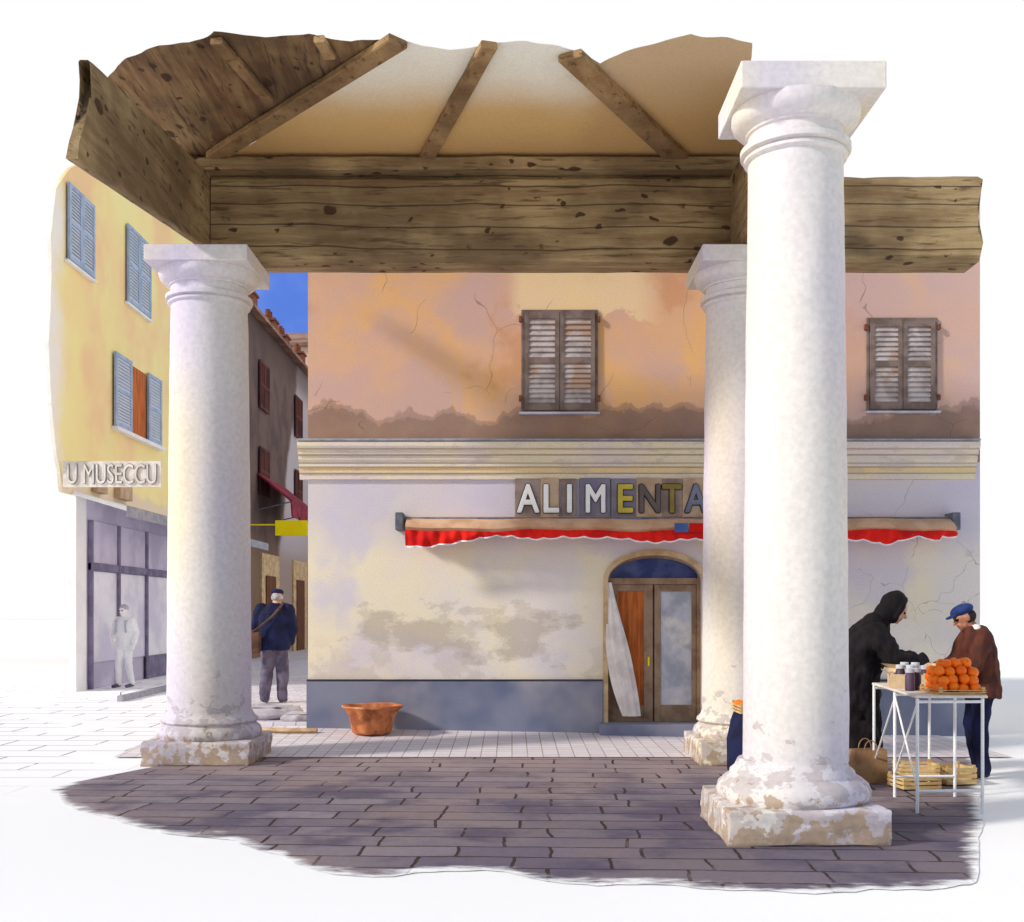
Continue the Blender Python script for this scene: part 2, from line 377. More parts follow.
# ---------------------------------------------------------------- letters and people need evaluated copies
def text_mesh(ch,size,ext,name,mat,parent,cx,y,z,sx=1,shifts=((0,0),)):
    cu=bpy.data.curves.new('t','FONT'); cu.body=ch; cu.size=size; cu.extrude=ext; cu.align_x='CENTER'
    o=bpy.data.objects.new('t',cu); COL.objects.link(o); dg=bpy.context.evaluated_depsgraph_get()
    me=bpy.data.meshes.new_from_object(o.evaluated_get(dg)); bpy.data.objects.remove(o)
    me.transform(Matrix.Rotation(math.pi/2,4,'X')); me.transform(Matrix.Diagonal((sx,1,1,1)))
    bm=bmesh.new()
    for i,(a,b) in enumerate(shifts):
        m2=me.copy(); m2.transform(Matrix.Translation((a,.0012*i,b))); bm.from_mesh(m2); bpy.data.meshes.remove(m2)
    bm.to_mesh(me); bm.free()
    me.materials.clear(); me.materials.append(MAT[mat]); me.name=name
    return reg(bpy.data.objects.new(name,me),(cx,y,z),parent)
def ring_shifts(r,n=8): return [(r*math.cos(2*math.pi*i/n),r*math.sin(2*math.pi*i/n)) for i in range(n)]
def remesh(prims,voxel,mats,name,parent,loc,yaw,fold=0,k=1.0):
    mb=MB()
    for p in prims:
        if p[0]=='c':
            _,a,b,r0,r1,_t=p; mb.cone(a,b,r0,r1,14); mb.ell(a,(r0,)*3,None,14,8); mb.ell(b,(r1,)*3,None,14,8)
        elif p[0]=='e': mb.ell(p[1],p[2],p[4] if len(p)>4 else None,20,14)
        else:
            mb.rings([[Vector(cn)+Vector((rx*math.cos(u),ry*math.sin(u),0)) for u in [j*math.pi/14 for j in range(28)]] for cn,rx,ry in p[1]])
    me=bpy.data.meshes.new('tmp'); me.from_pydata([tuple(v) for v in mb.v],[],mb.f)
    bm=bmesh.new(); bm.from_mesh(me); bmesh.ops.recalc_face_normals(bm,faces=bm.faces[:]); bm.to_mesh(me); bm.free()
    o=bpy.data.objects.new('tmp',me); COL.objects.link(o)
    r=o.modifiers.new('r','REMESH'); r.mode='VOXEL'; r.voxel_size=voxel
    sm=o.modifiers.new('s','SMOOTH'); sm.factor=.5; sm.iterations=2
    dg=bpy.context.evaluated_depsgraph_get(); out=bpy.data.meshes.new_from_object(o.evaluated_get(dg)); bpy.data.objects.remove(o)
    nf=len(out.polygons); tags=list(mats.keys())
    if len(tags)>1:
        cen=np.zeros(nf*3); out.polygons.foreach_get('center',cen); cen=cen.reshape(-1,3)
        best=np.full(nf,1e9); idx=np.zeros(nf,int)
        def cap(a,b,r0,r1):
            a=np.array(a);b=np.array(b);d=b-a; t=np.clip(((cen-a)@d)/max(1e-9,d@d),0,1); return np.linalg.norm(cen-a-t[:,None]*d,axis=1)-(r0+(r1-r0)*t)
        for p in prims:
            if p[0]=='c': ds=cap(p[1],p[2],p[3],p[4]); tg=p[5]
            elif p[0]=='e':
                mt=np.array(p[4]) if len(p)>4 else np.eye(3); q=(cen-np.array(p[1]))@mt; rr=np.array(p[2]); ds=(np.linalg.norm(q/rr,axis=1)-1)*rr.min(); tg=p[3]
            else:
                tg=p[2]; ds=np.min([cap(a[0],b[0],(a[1]+a[2])/2,(b[1]+b[2])/2) for a,b in zip(p[1][:-1],p[1][1:])],axis=0)
            if tg in('eye','lip'): ds=ds-.006
            mk=ds<best; best[mk]=ds[mk]; idx[mk]=tags.index(tg)
    else: idx=np.zeros(nf,int)
    if fold:
        for v in out.vertices:
            q=Vector((v.co.x*1.0,v.co.y*1.0,v.co.z*.55)); v.co+=v.normal*fold*(noise.noise(q*11)+.5*noise.noise(q*24))
    out.materials.clear()
    for t in tags: out.materials.append(MAT[mats[t]])
    out.polygons.foreach_set('material_index',idx.astype(np.int32)); out.polygons.foreach_set('use_smooth',[True]*nf)
    out.transform(Matrix.Rotation(yaw,4,'Z')@Matrix.Scale(k,4)); out.name=name
    return reg(bpy.data.objects.new(name,out),loc,parent)
V=Vector
def head(hc,pitch=0,turn=0,neck=None):
    R3=(Matrix.Rotation(turn,3,'Z')@Matrix.Rotation(-pitch,3,'X')); hc=V(hc); T=lambda *p: hc+R3@V(p)
    pr=[('e',T(0,-.008,.02),(.076,.097,.1),'skin',R3),('e',T(0,.03,-.05),(.055,.06,.062),'skin',R3),('e',T(0,.055,-.092),(.026,.028,.024),'skin',R3),
        ('c',T(0,.088,.012),T(0,.112,-.026),.009,.015,'skin'),('e',T(.079,-.005,-.005),(.011,.024,.034),'skin',R3),('e',T(-.079,-.005,-.005),(.011,.024,.034),'skin',R3),
        ('e',T(.031,.082,.008),(.013,.01,.009),'eye',R3),('e',T(-.031,.082,.008),(.013,.01,.009),'eye',R3),('c',T(-.02,.082,-.058),T(.02,.082,-.058),.008,.008,'lip'),
        ('c',T(-.045,.078,.03),T(.045,.078,.03),.012,.012,'skin')]
    if neck is not None: pr.append(('c',V(neck),T(0,-.02,-.05),.06,.054,'skin'))
    return pr,T,R3
def hand(w,e,nrm,side,curl=.5):
    w=V(w);d=(w-V(e)).normalized(); n_=V(nrm); n_=(n_-d*n_.dot(d)).normalized(); t=d.cross(n_)
    Rm=Matrix((t,d,n_)).transposed()
    pr=[('e',w+d*.05,(.043,.056,.019),'skin',Rm)]
    for off,L in((-.033,.06),(-.011,.075),(.011,.08),(.033,.07)):
        b=w+d*(.088-abs(off)*.25)+t*off; c1,c2=curl,curl*2.1
        m1=b+(d*math.cos(c1)+n_*math.sin(c1))*L*.55; m2=m1+(d*math.cos(c2)+n_*math.sin(c2))*L*.5
        pr+=[('c',b,m1,.0095,.009,'skin'),('c',m1,m2,.009,.0078,'skin')]
    b=w+d*.03+t*side*.035; m1=b+(d*.65+t*side*.6+n_*.3).normalized()*.04; m2=m1+(d*.85+t*side*.1+n_*.45).normalized()*.032
    pr+=[('c',b,m1,.013,.011,'skin'),('c',m1,m2,.011,.009,'skin')]
    return pr
def body(hip,chest,neckb,arms,legs):
    hip=V(hip);chest=V(chest);neckb=V(neckb)
    pr=[('l',[(hip+V((0,0,-.08)),.15,.1),(hip+V((0,0,.02)),.165,.115),(hip.lerp(chest,.5),.14,.1),(chest,.165,.115),(chest.lerp(neckb,.6),.17,.1),(neckb,.07,.06)],'skin')]
    for (s_,e_,w_) in arms: pr+=[('c',V(s_),V(e_),.052,.042,'skin'),('c',V(e_),V(w_),.042,.027,'skin')]
    for (h_,k_,a_,toe) in legs:
        pr+=[('c',V(h_),V(k_),.085,.056,'skin'),('c',V(k_),V(k_).lerp(V(a_),.35),.054,.054,'skin'),('c',V(k_).lerp(V(a_),.35),V(a_),.054,.036,'skin'),('c',V(a_)+V((0,-.02,-.035)),V(toe),.042,.034,'shoe')]
    return pr
def sleeves(arms,g,w):
    pr=[]
    for s_,e_,w_ in arms:
        wr=V(e_).lerp(V(w_),w); pr+=[('c',V(s_),V(e_),.052+g,.042+g,'coat'),('c',V(e_),wr,.042+g,.03+g,'coat')]
    return pr
BM={'skin':'skin','shoe':'shoe','eye':'eye','lip':'lip'}
VB,VC=.0095,.016
def street_man():
    loc=V((-3.80,17.6,.12)); k=1.05; e=thing('person',loc,'person in navy jacket and flat cap walking with shoulder bag','person')
    arms=[((.2,0,1.42),(.28,-.03,1.15),(.22,.1,.93)),((-.2,0,1.42),(-.29,.05,1.16),(-.19,.2,1.0))]
    legs=[((.09,0,.9),(.11,.05,.5),(.12,-.02,.09),(.14,.15,.035)),((-.09,0,.9),(-.11,.0,.5),(-.12,-.14,.1),(-.13,.03,.035))]
    hp,T,R3=head((0.03,.05,1.6),.15,0,(0,-.01,1.45))
    pr=body((0,0,.93),(0,0,1.24),(0,-.01,1.46),arms,legs)+hp+hand(arms[0][2],arms[0][1],(-1,0,0),1)+hand(arms[1][2],arms[1][1],(1,0,0),-1)
    remesh(pr,VB,BM,'body',e,loc,0,k=k)
    j=[('l',[(V((0,-.01,.8)),.23,.175),(V((0,-.01,.86)),.25,.185),(V((0,-.01,1.05)),.235,.17),(V((0,-.01,1.28)),.25,.175),(V((0,-.01,1.4)),.225,.14),(V((0,0,1.48)),.11,.1),(V((0,0,1.52)),.08,.08)],'coat')]+sleeves(arms,.048,.92)
    remesh(j,VC,{'coat':'navy'},'jacket',e,loc,0,.02,k)
    t=[('l',[(V((0,-.01,.78)),.18,.14),(V((0,-.01,.98)),.18,.14)],'coat')]
    for h_,k_,a_,toe in legs: t+=[('c',V(h_),V(k_),.118,.095,'coat'),('c',V(k_),V(a_)+V((0,-.01,-.01)),.093,.08,'coat')]
    remesh(t,VC,{'coat':'trou'},'trousers',e,loc,0,.018,k)
    remesh([('e',T(0,-.005,.085),(.1,.12,.05),'coat',R3),('e',T(0,.09,.062),(.07,.06,.014),'coat',R3)],.011,{'coat':'navy'},'cap',e,loc,0,.003,k)
    remesh([('e',T(0,-.03,.0),(.083,.085,.075),'coat',R3)],.011,{'coat':'greyhair'},'hair',e,loc,0,.004,k)
    m=MB(); m.T=Matrix.Translation(loc)@Matrix.Scale(k,4); m.block(-.42,-.16,-.34,-.18,.76,1.08,6,.012)
    b=thing('shoulder_bag',loc+V((-.3,-.27,.8)),'brown leather shoulder bag hanging at the hip of a walker','bag'); m.obj('pouch',['leather'],b,smooth=True)
    m=MB(); m.T=Matrix.Translation(loc)@Matrix.Scale(k,4); P=[V((-.3,-.26,1.06)),V((-.17,-.225,1.16)),V((0,-.225,1.3)),V((.11,-.19,1.43)),V((.14,-.02,1.52)),V((.1,.14,1.42)),V((-.05,.2,1.25)),V((-.27,.14,1.05)),V((-.34,-.1,1.03)),V((-.36,-.22,1.06))]
    for a,b_ in zip(P[:-1],P[1:]): m.cone(a,b_,.018,.018,8)
    m.obj('strap',['leather'],b)
street_man()
def passer():
    loc=V((-7.5,21.3,.1)); e=thing('person',loc,'pale figure in light clothes and rucksack outside the shop','person'); yaw=math.pi-.35
    arms=[((.18,0,1.4),(.26,.0,1.14),(.14,.16,1.05)),((-.18,0,1.4),(-.27,-.04,1.15),(-.27,.04,.9))]
    legs=[((.09,0,.9),(.1,.07,.5),(.09,.08,.09),(.1,.24,.035)),((-.09,0,.9),(-.1,.0,.5),(-.1,-.1,.09),(-.11,.08,.035))]
    hp,T,R3=head((0,.03,1.6),.1,0,(0,-.01,1.45)); k=.93
    pr=body((0,0,.93),(0,0,1.24),(0,-.01,1.46),arms,legs)+hp+hand(arms[0][2],arms[0][1],(-.3,0,-1),1,.9)+hand(arms[1][2],arms[1][1],(1,0,0),-1)
    remesh(pr,VB,{'skin':'pskin','shoe':'trou','eye':'trou','lip':'pskin'},'body',e,loc,yaw,k=k)
    j=[('l',[(V((0,-.01,.82)),.19,.145),(V((0,-.01,1.05)),.185,.14),(V((0,-.01,1.28)),.2,.14),(V((0,-.01,1.4)),.19,.12),(V((0,0,1.49)),.08,.08)],'coat')]+sleeves(arms,.026,.9)
    remesh(j,VC,{'coat':'pw'},'jacket',e,loc,yaw,.016,k)
    t=[('l',[(V((0,-.01,.8)),.165,.125),(V((0,-.01,.95)),.165,.125)],'coat')]
    for h_,k_,a_,toe in legs: t+=[('c',V(h_),V(k_),.1,.078,'coat'),('c',V(k_),V(a_),.075,.058,'coat')]
    remesh(t,VC,{'coat':'pw'},'trousers',e,loc,yaw,.014,k)
    remesh([('e',T(0,-.02,.05),(.088,.1,.085),'coat',R3)],.012,{'coat':'ltgrey'},'hair',e,loc,yaw,.006,k)
    b=remesh([('e',V((0,-.2,1.22)),(.14,.1,.2),'coat'),('c',V((.11,-.1,1.4)),V((.12,.14,1.38)),.02,.02,'coat'),('c',V((.12,.14,1.38)),V((.13,.13,1.15)),.018,.018,'coat'),('c',V((-.11,-.1,1.4)),V((-.12,.14,1.38)),.02,.02,'coat'),('c',V((-.12,.14,1.38)),V((-.13,.13,1.15)),.018,.018,'coat')],.012,{'coat':'ltgrey'},'rucksack',None,loc,yaw,.006,k)
    b['label']='light grey rucksack on the back of a pale passer-by'; b['category']='bag'
passer()
def woman():
    loc=V((3.38,10.62,.0)); yaw=-math.pi/2-.3; e=thing('person',loc,'person in long black hooded coat leaning over the fruit table','person')
    arms=[((.19,.13,1.34),(.25,.28,1.1),(.13,.52,1.07)),((-.19,.13,1.34),(-.27,.26,1.1),(-.16,.47,1.04))]
    legs=[((.09,-.04,.9),(.1,.03,.5),(.1,-.03,.09),(.11,.14,.035)),((-.09,-.04,.9),(-.1,.02,.5),(-.1,-.07,.09),(-.11,.1,.035))]
    hp,T,R3=head((0,.3,1.555),.5,0,(0,.13,1.42)); k=1.03
    pr=body((0,-.04,.93),(0,.05,1.2),(0,.12,1.42),arms,legs)+hp+hand(arms[0][2],arms[0][1],(0,-.1,-1),-1,.6)+hand(arms[1][2],arms[1][1],(0,-.1,-1),1,.6)
    remesh(pr,VB,BM,'body',e,loc,yaw,k=k)
    j=[('l',[(V((0,-.07,.24)),.27,.25),(V((0,-.07,.5)),.255,.235),(V((0,-.06,.85)),.235,.215),(V((0,-.02,1.05)),.23,.21),(V((0,.02,1.22)),.25,.22),(V((0,.07,1.36)),.225,.19),(V((0,.13,1.47)),.13,.12)],'coat')]+sleeves(arms,.056,.9)
    remesh(j,VC,{'coat':'black'},'coat',e,loc,yaw,.036,k)
    h=[('e',T(0,-.045,.03),(.118,.12,.138),'coat',R3),('e',T(0,-.06,-.07),(.125,.11,.1),'coat',R3),('c',V((-.09,.1,1.43)),V((.09,.1,1.43)),.1,.1,'coat')]
    for a in range(12):
        t0=math.pi*2*a/12; t1=math.pi*2*(a+1)/12; f=lambda t:T(.094*math.cos(t),.03,.01+.118*math.sin(t)); h.append(('c',f(t0),f(t1),.024,.024,'coat'))
    remesh(h,.011,{'coat':'black'},'hood',e,loc,yaw,.012,k)
woman()
def seller():
    loc=V((4.46,10.5,.0)); yaw=math.pi/2; e=thing('person',loc,'person in brown coat and blue peaked cap at the fruit table','person')
    arms=[((.18,.04,1.36),(.24,.14,1.1),(.12,.38,1.05)),((-.18,.04,1.36),(-.24,.14,1.1),(-.14,.36,1.02))]
    legs=[((.09,-.02,.9),(.1,.03,.5),(.1,-.03,.09),(.11,.14,.035)),((-.09,-.02,.9),(-.1,.04,.5),(-.1,.0,.09),(-.11,.17,.035))]
    hp,T,R3=head((0,.15,1.55),.4,0,(0,.04,1.42)); k=.985
    pr=body((0,-.02,.93),(0,.01,1.22),(0,.03,1.44),arms,legs)+hp+hand(arms[0][2],arms[0][1],(0,-.1,-1),-1,.5)+hand(arms[1][2],arms[1][1],(0,-.1,-1),1,.5)
    remesh(pr,VB,{**BM,'skin':'skindk'},'body',e,loc,yaw,k=k)
    j=[('l',[(V((0,-.03,.78)),.205,.165),(V((0,-.02,1.0)),.195,.155),(V((0,.01,1.25)),.215,.155),(V((0,.02,1.37)),.195,.13),(V((0,.04,1.47)),.09,.09)],'coat')]+sleeves(arms,.032,.9)
    remesh(j,VC,{'coat':'browncoat'},'coat',e,loc,yaw,.022,k)
    t=[('l',[(V((0,-.02,.78)),.17,.13),(V((0,-.02,.95)),.17,.13)],'coat')]
    for h_,k_,a_,toe in legs: t+=[('c',V(h_),V(k_),.105,.08,'coat'),('c',V(k_),V(a_),.078,.06,'coat')]
    remesh(t,VC,{'coat':'navy'},'trousers',e,loc,yaw,.016,k)
    remesh([('e',T(0,-.01,.075),(.096,.115,.058),'coat',R3),('e',T(0,.11,.05),(.068,.06,.012),'coat',R3)],.011,{'coat':'bluecap'},'cap',e,loc,yaw,.004,k)
    remesh([('e',T(0,-.035,.0),(.083,.085,.08),'coat',R3)],.011,{'coat':'hair'},'hair',e,loc,yaw,.005,k)
    remesh([('c',V((-.06,.055,1.44)),V((.06,.055,1.44)),.05,.05,'coat')],.012,{'coat':'cloth'},'scarf',e,loc,yaw,.008,k)
seller()
# ---------------------------------------------------------------- shop sign letters
YF=14.0; s=YF/F
fx=lambda x:(x-512)*s
fz=lambda y:EYE+(610-y)*s
SG=thing('shop_sign',(fx(655),YF,fz(515)),'row of painted letter tiles spelling ALIMENTATION above the awning','sign')
MAT['t0']=M('tile_taupe',c(166,148,140),c(140,120,112),None,4);MAT['t1']=M('tile_tan',c(206,180,150),c(186,158,130),None,4)
MAT['t2']=M('tile_slate',c(128,122,142),c(146,138,154),None,4);MAT['t3']=M('tile_olive',c(160,146,80),c(140,124,66),None,4)
MAT['l1']=M('letter_yellow',c(226,206,90));MAT['l2']=M('letter_slate',c(130,136,158));MAT['l3']=M('letter_dark',c(64,54,60));MAT['l4']=M('letter_greybrown',c(120,108,108))
word='ALIMENTATION'
xc=[528,550,569,595,624,649,671,695,717,735,758,785]; wd_=[25,18,14,30,25,25,22,25,20,14,28,26]
tc=['t0','t1','t0','t2','t2','t1','t0','t1','t0','t3','t2','t0']; lc=['offw','offw','offw','offw','l1','l4','t3','l2','offw','offw','l1','offw']
for i,(ch,x,w,t,l) in enumerate(zip(word,xc,wd_,tc,lc)):
    bx('letter_tile',t,(fx(x-w/2)-.008,fx(x+w/2)-.004,YF-.06-.004*(i%2),YF-.002,fz(517)-.01*(i%3),fz(479)+.008*(i%2)),SG)
    sx={'M':.72,'N':.78,'A':.8,'O':.76,'E':.88,'T':.8}.get(ch,.88)
    text_mesh(ch,.5,.003,'letter_edge','l3',SG,fx(x),YF-.072,fz(512.5),sx,ring_shifts(.021))
    text_mesh(ch,.5,.004,'letter',l,SG,fx(x),YF-.092,fz(512.5),sx,[(0,0)]+ring_shifts(.010))
PS=thing('hanging_sign',(-7.1,19.5,3.79),'pale board sign reading U MUSECCU above the shop canopy','sign')
m=MB(); m.box(-7.96,-6.22,19.5,19.54,3.78,4.24); m.obj('board',['ttop'],PS,bevel=.004)
text_mesh('U MUSECCU',.5,.002,'letters_outline','midgrey',PS,-7.09,19.49,3.84,.58,ring_shifts(.012))
text_mesh('U MUSECCU',.5,.003,'letters','ttop',PS,-7.09,19.474,3.84,.58,[(0,0)])
# ---------------------------------------------------------------- sky and ground
n=N('sky_haze')
bl=n.m('MULTIPLY',n.band(n.X,-62,-44,-30,-22),n.band(n.Z,18,26,52,62))
cl=n.rng(n.noise(.05,detail=5),.3,.6)
blue=n.mix(cl,c(128,162,238),c(92,130,224))
col=n.mix(n.rng(bl,.02,.2),(1,1,1,1),blue)
em=n.t.nodes.new('ShaderNodeEmission'); n.t.links.new(col,em.inputs[0]); em.inputs[1].default_value=1.0
n.t.links.new(em.outputs[0],n.t.nodes['Material Output'].inputs[0])
m=MB(); R=200; vs=[];fs=[];na=48;ne=16
for j in range(ne+1):
    e=math.radians(-2+j*70/ne)
    for i in range(na+1):
        a=math.radians(-42+150*i/na); vs.append((R*math.cos(e)*math.sin(a),R*math.cos(e)*math.cos(a),R*math.sin(e)))
for j in range(ne):
    for i in range(na):
        k=j*(na+1)+i; fs.append((k,k+1,k+na+2,k+na+1))
m.add(vs,fs); m.obj('sky',[n.mat],smooth=True,kind='structure')
m=MB(); m.add([(-220,-60,0),(220,-60,0),(220,220,0),(-220,220,0)],[(0,1,2,3)]); m.obj('ground',['pale'],kind='structure')
front=[g0(57,788),g0(66,800),g0(80,806),g0(120,818),g0(170,830),g0(235,838),g0(280,850),g0(300,862),g0(330,870),g0(400,873),g0(470,866),g0(505,868),g0(560,880),g0(640,880),g0(720,886),g0(850,888),g0(920,884),g0(968,880),g0(972,850),g0(976,800),(4.95,11.85)]
back=[g0(57,786),g0(150,768),(-3.2,11.9),(5.0,11.9)]
def interp(tab,x):
    if x<=tab[0][0]: return tab[0][1]
    for a,b in zip(tab[:-1],tab[1:]):
        if x<=b[0]: return a[1]+(b[1]-a[1])*(x-a[0])/max(1e-6,b[0]-a[0])
    return tab[-1][1]
x0,x1=front[0][0],front[-1][0]; nx=150; rows=[0,.03,.07,.12,.18,.26,.36,.5,.65,.8,1]
vs=[];ed=[]
for i in range(nx+1):
    x=x0+(x1-x0)*i/nx; f=interp(front,x)-.12+.1*noise.noise(Vector((x*2.7,3,1)))+.04*noise.noise(Vector((x*9,3,1))); b=max(interp(back,x),f+.02)
    f=min(f,b-.01)
    for r in rows:
        y=f+(b-f)*r; vs.append((x,y,.006))
        de=min((y-f),1.0)*1.5
        if x<-3.1: de=min(de,(x-x0)*2.0)
        if x>2.9: de=min(de,(y-f)*.9)
        ed.append(max(0,min(1,de)))
nr_=len(rows)
m=MB(); m.add(vs,[(i*nr_+k,(i+1)*nr_+k,(i+1)*nr_+k+1,i*nr_+k+1) for i in range(nx) for k in range(nr_-1)])
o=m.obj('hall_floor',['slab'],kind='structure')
at=o.data.attributes.new('edge','FLOAT','POINT'); at.data.foreach_set('value',ed)
m=MB(); q=[]
xs=[-4.3+i*.5 for i in range(20)]+[5.4]
for x in xs: q+= [(x,11.86,.014),(x,14.1,.014+max(0,min(1,(2.6-x)/5.2))*.1)]
fsx=[(2*i,2*i+2,2*i+3,2*i+1) for i in range(len(xs)-1)]
m.add(q,fsx); m.obj('pavement',['tile'],kind='structure')
m=MB(); m.rings([[(x,y,z) for x,y in [(-4.5,14.5),(-2.62,14.5),(-2.62,46.5),(-7.95,46.5),(-7.95,31),(-6.4,24)]] for z in (-.02,.12)]); m.obj('street',['street'],bevel=.02,kind='structure')
m=MB(); m.box(-8,-6.9,20.1,31,-.02,.1); m.obj('kerb_pavement',['pale'],bevel=.02,kind='structure')
m=MB(); m.box(-6.897,-6.8,19.2,31,-.02,.105); m.obj('kerb',['midgrey'],bevel=.01,kind='structure')
# ---------------------------------------------------------------- columns
def column(cx,front,half,r0,r1,pw,label,px=0,ax=0,aw=.53,ad=.53,zt=5.345):
    cy=front+half; e=thing('stone_column',(cx,cy,0),label,'column',group='round columns carrying the market hall roof')
    m=MB(); m.block(cx+px-pw/2,cx+px+pw/2,cy-pw/2,cy+pw/2,0,.25,12,.018); m.obj('plinth',['col'],e,smooth=True)
    m=MB(); k=r0
    pr=[(pw*.45,.235),(pw*.48,.27),(pw*.485,.31),(pw*.47,.36),(pw*.43,.4),(k+.07,.425),(k+.065,.45),(k+.03,.48),(k+.008,.53)]
    m.lathe(pr,cx+px*.5,cy,72,.025); m.obj('base_moulding',['col'],e,smooth=True)
    m=MB(); pr=[]
    for i in range(41):
        t=i/40; z=.52+t*(4.83-.52); pr.append((r0+(r1-r0)*t**1.5,z))
    m.lathe(pr,cx,cy,72,.006); m.obj('shaft',['col'],e,smooth=True)
    m=MB(); k=r1
    pr=[(k,4.82),(k+.012,4.825),(k+.03,4.84),(k+.03,4.86),(k+.012,4.87),(k+.012,4.875),(k+.055,4.885),(k+.055,4.925),(k+.015,4.935),(k+.004,4.95),(k,5.02),(k+.02,5.025),(k+.02,5.045),(k+.07,5.065),(k+.105,5.1),(k+.12,5.14),(k+.12,5.19)]
    m.lathe(pr,cx,cy,72,.003); m.obj('capital',['col'],e,smooth=True,ang=30)
    m=MB(); m.box(cx+ax-aw,cx+ax+aw,cy-ad,cy+ad,5.18,zt); m.obj('abacus',['col'],e,bevel=.01)
column(2.05,7.4,.56,.372,.335,1.12,'white limewashed round stone column with worn plinth on dark paving',-.04,.02,.5,.42,5.37)
column(-3.24,11.2,.58,.44,.40,1.12,'white round stone column at the street corner of the hall')
column(2.48,11.2,.58,.44,.40,1.12,'white round stone column partly hidden behind a nearer column')
# ---------------------------------------------------------------- timber roof
GB='heavy roof timbers of the market hall'
m=MB(); m.hewn((-3.3,12.3,5.9),(5.14,12.3,5.9),.5,.94,60,.012,fray=.05); m.obj('timber_beam',['wx'],smooth=True,label='long weathered brown timber beam resting across the columns',cat='beam',group=GB,ang=25)
m=MB(); m.hewn((-3.6,12.22,6.45),(2.48,12.22,6.45),.62,.14,40,.01); m.obj('wall_plate',['wx'],smooth=True,label='thin brown timber plate lying along the long beam',cat='beam',group=GB,ang=25)
m=MB(); m.hewn((-3.36,12.3,6.01),(-3.36,8.6,5.49),.09,.84,40,.01,fray=.1,slant=.75); m.obj('timber_beam',['wy'],smooth=True,label='sloping brown timber beam with knots above the corner column',cat='beam',group=GB,ang=25)
m=MB(); m.hewn((2.62,12.02,5.87),(2.62,9.9,5.87),.46,1.04,24,.014); m.obj('timber_beam',['wy'],smooth=True,label='short dark timber beam running between two columns',cat='beam',group=GB,ang=25)
ZC=6.56
pc=[lv(217,165,ZC),lv(748,168,ZC),lv(750,42,ZC),lv(720,38,ZC),lv(690,34,ZC),lv(655,44,ZC),lv(625,52,ZC),lv(600,64,ZC),lv(575,50,ZC),lv(530,42,ZC),lv(490,44,ZC),lv(450,50,ZC),lv(420,46,ZC),lv(400,42,ZC)]
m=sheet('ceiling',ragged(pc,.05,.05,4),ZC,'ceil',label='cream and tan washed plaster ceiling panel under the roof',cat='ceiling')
pl=[lv(217,163,ZC),lv(398,47,ZC),lv(385,40,ZC),lv(350,44,ZC),lv(310,34,ZC),lv(265,38,ZC),lv(215,32,ZC),lv(190,44,ZC),lv(160,46,ZC),lv(135,54,ZC),lv(116,66,ZC),lv(104,84,ZC),lv(108,110,ZC),lv(150,158,ZC),lv(200,196,ZC),lv(217,190,ZC)]
sheet('plank_ceiling',ragged(pl,.05,.05,4),ZC+.006,'plank',label='dark brown plank underside of the hall roof',cat='ceiling')
def rafter(a,b,w,h,lab):
    pa=lv(*a,ZC-.08);pb=lv(*b,ZC-.08)
    m=MB(); m.hewn((*pa,ZC-h/2-.004),(*pb,ZC-h/2-.004),w,h,16,.008,slant=0); m.obj('rafter',['wr'],smooth=True,label=lab,cat='rafter',group='sloping brown rafters under the ceiling',ang=25)
rafter((214,160),(398,46),.2,.07,'brown hip rafter running from the hall corner')
rafter((424,166),(489,49),.16,.07,'brown timber rafter against the tan ceiling')
rafter((684,168),(570,60),.24,.07,'thick brown timber rafter against the tan ceiling')
rafter((268,104),(216,46),.11,.06,'pale brown batten across dark roof planks')
rafter((330,62),(319,44),.1,.06,'pale brown batten across dark roof planks')
# ---------------------------------------------------------------- shop building
B=thing('shop_building',(fx(644),YF+3,0),'two-storey ochre and cream rendered building with a grocery shop','building')
XL,XR=fx(308),fx(980)
m=MB(); m.box(XL,XR,YF,YF+6,fz(462),6.9); m.obj('upper_wall',['up'],B)
dc=fx(655);hw=.6;spr=1.98;top=2.3
arch=[(dc-hw,0),(dc-hw,spr)]+[(dc-hw*math.cos(t),spr+(top-spr)*math.sin(t)) for t in [math.pi*i/20 for i in range(1,20)]]+[(dc+hw,spr),(dc+hw,0)]
zt=fz(462)
def archwall(m,arch,x0,x1,zb,zt,yf,yb):
    for y in (yf,yb):
        m.add([(x0,y,zb),(arch[0][0],y,zb),(arch[0][0],y,zt),(x0,y,zt)],[(0,1,2,3)])
        m.add([(arch[-1][0],y,zb),(x1,y,zb),(x1,y,zt),(arch[-1][0],y,zt)],[(0,1,2,3)])
        for a,b in zip(arch[1:-2],arch[2:-1]): m.add([(a[0],y,a[1]),(b[0],y,b[1]),(b[0],y,zt),(a[0],y,zt)],[(0,1,2,3)])
    for a,b in zip(arch[:-1],arch[1:]): m.add([(a[0],yf,a[1]),(b[0],yf,b[1]),(b[0],yb,b[1]),(a[0],yb,a[1])],[(0,1,2,3)])
    m.add([(x0,yf,zb),(x0,yb,zb),(x0,yb,zt),(x0,yf,zt)],[(0,1,2,3)]); m.add([(x1,yf,zb),(x1,yb,zb),(x1,yb,zt),(x1,yf,zt)],[(0,1,2,3)])
m=MB(); archwall(m,arch,XL,XR,0,zt-.003,YF,YF+.25); m.box(XL,XR,YF+.6,YF+6,0,zt-.003); m.obj('lower_wall',['low'],B)
for a,b in((XL-.01,dc-hw-.07),(dc+hw+.07,XR-.02)):
    m=MB(); m.prof_x([(YF-.05,-.01),(YF-.05,fz(682)),(YF-.035,fz(680)),(YF+.01,fz(680)),(YF+.01,-.01)],a,b); m.obj('plinth',['plinth'],B)
    bx('plinth_trim','dark',(a,b,YF-.056,YF-.004,fz(682)+.022,fz(682)+.034),B,bevel=0)
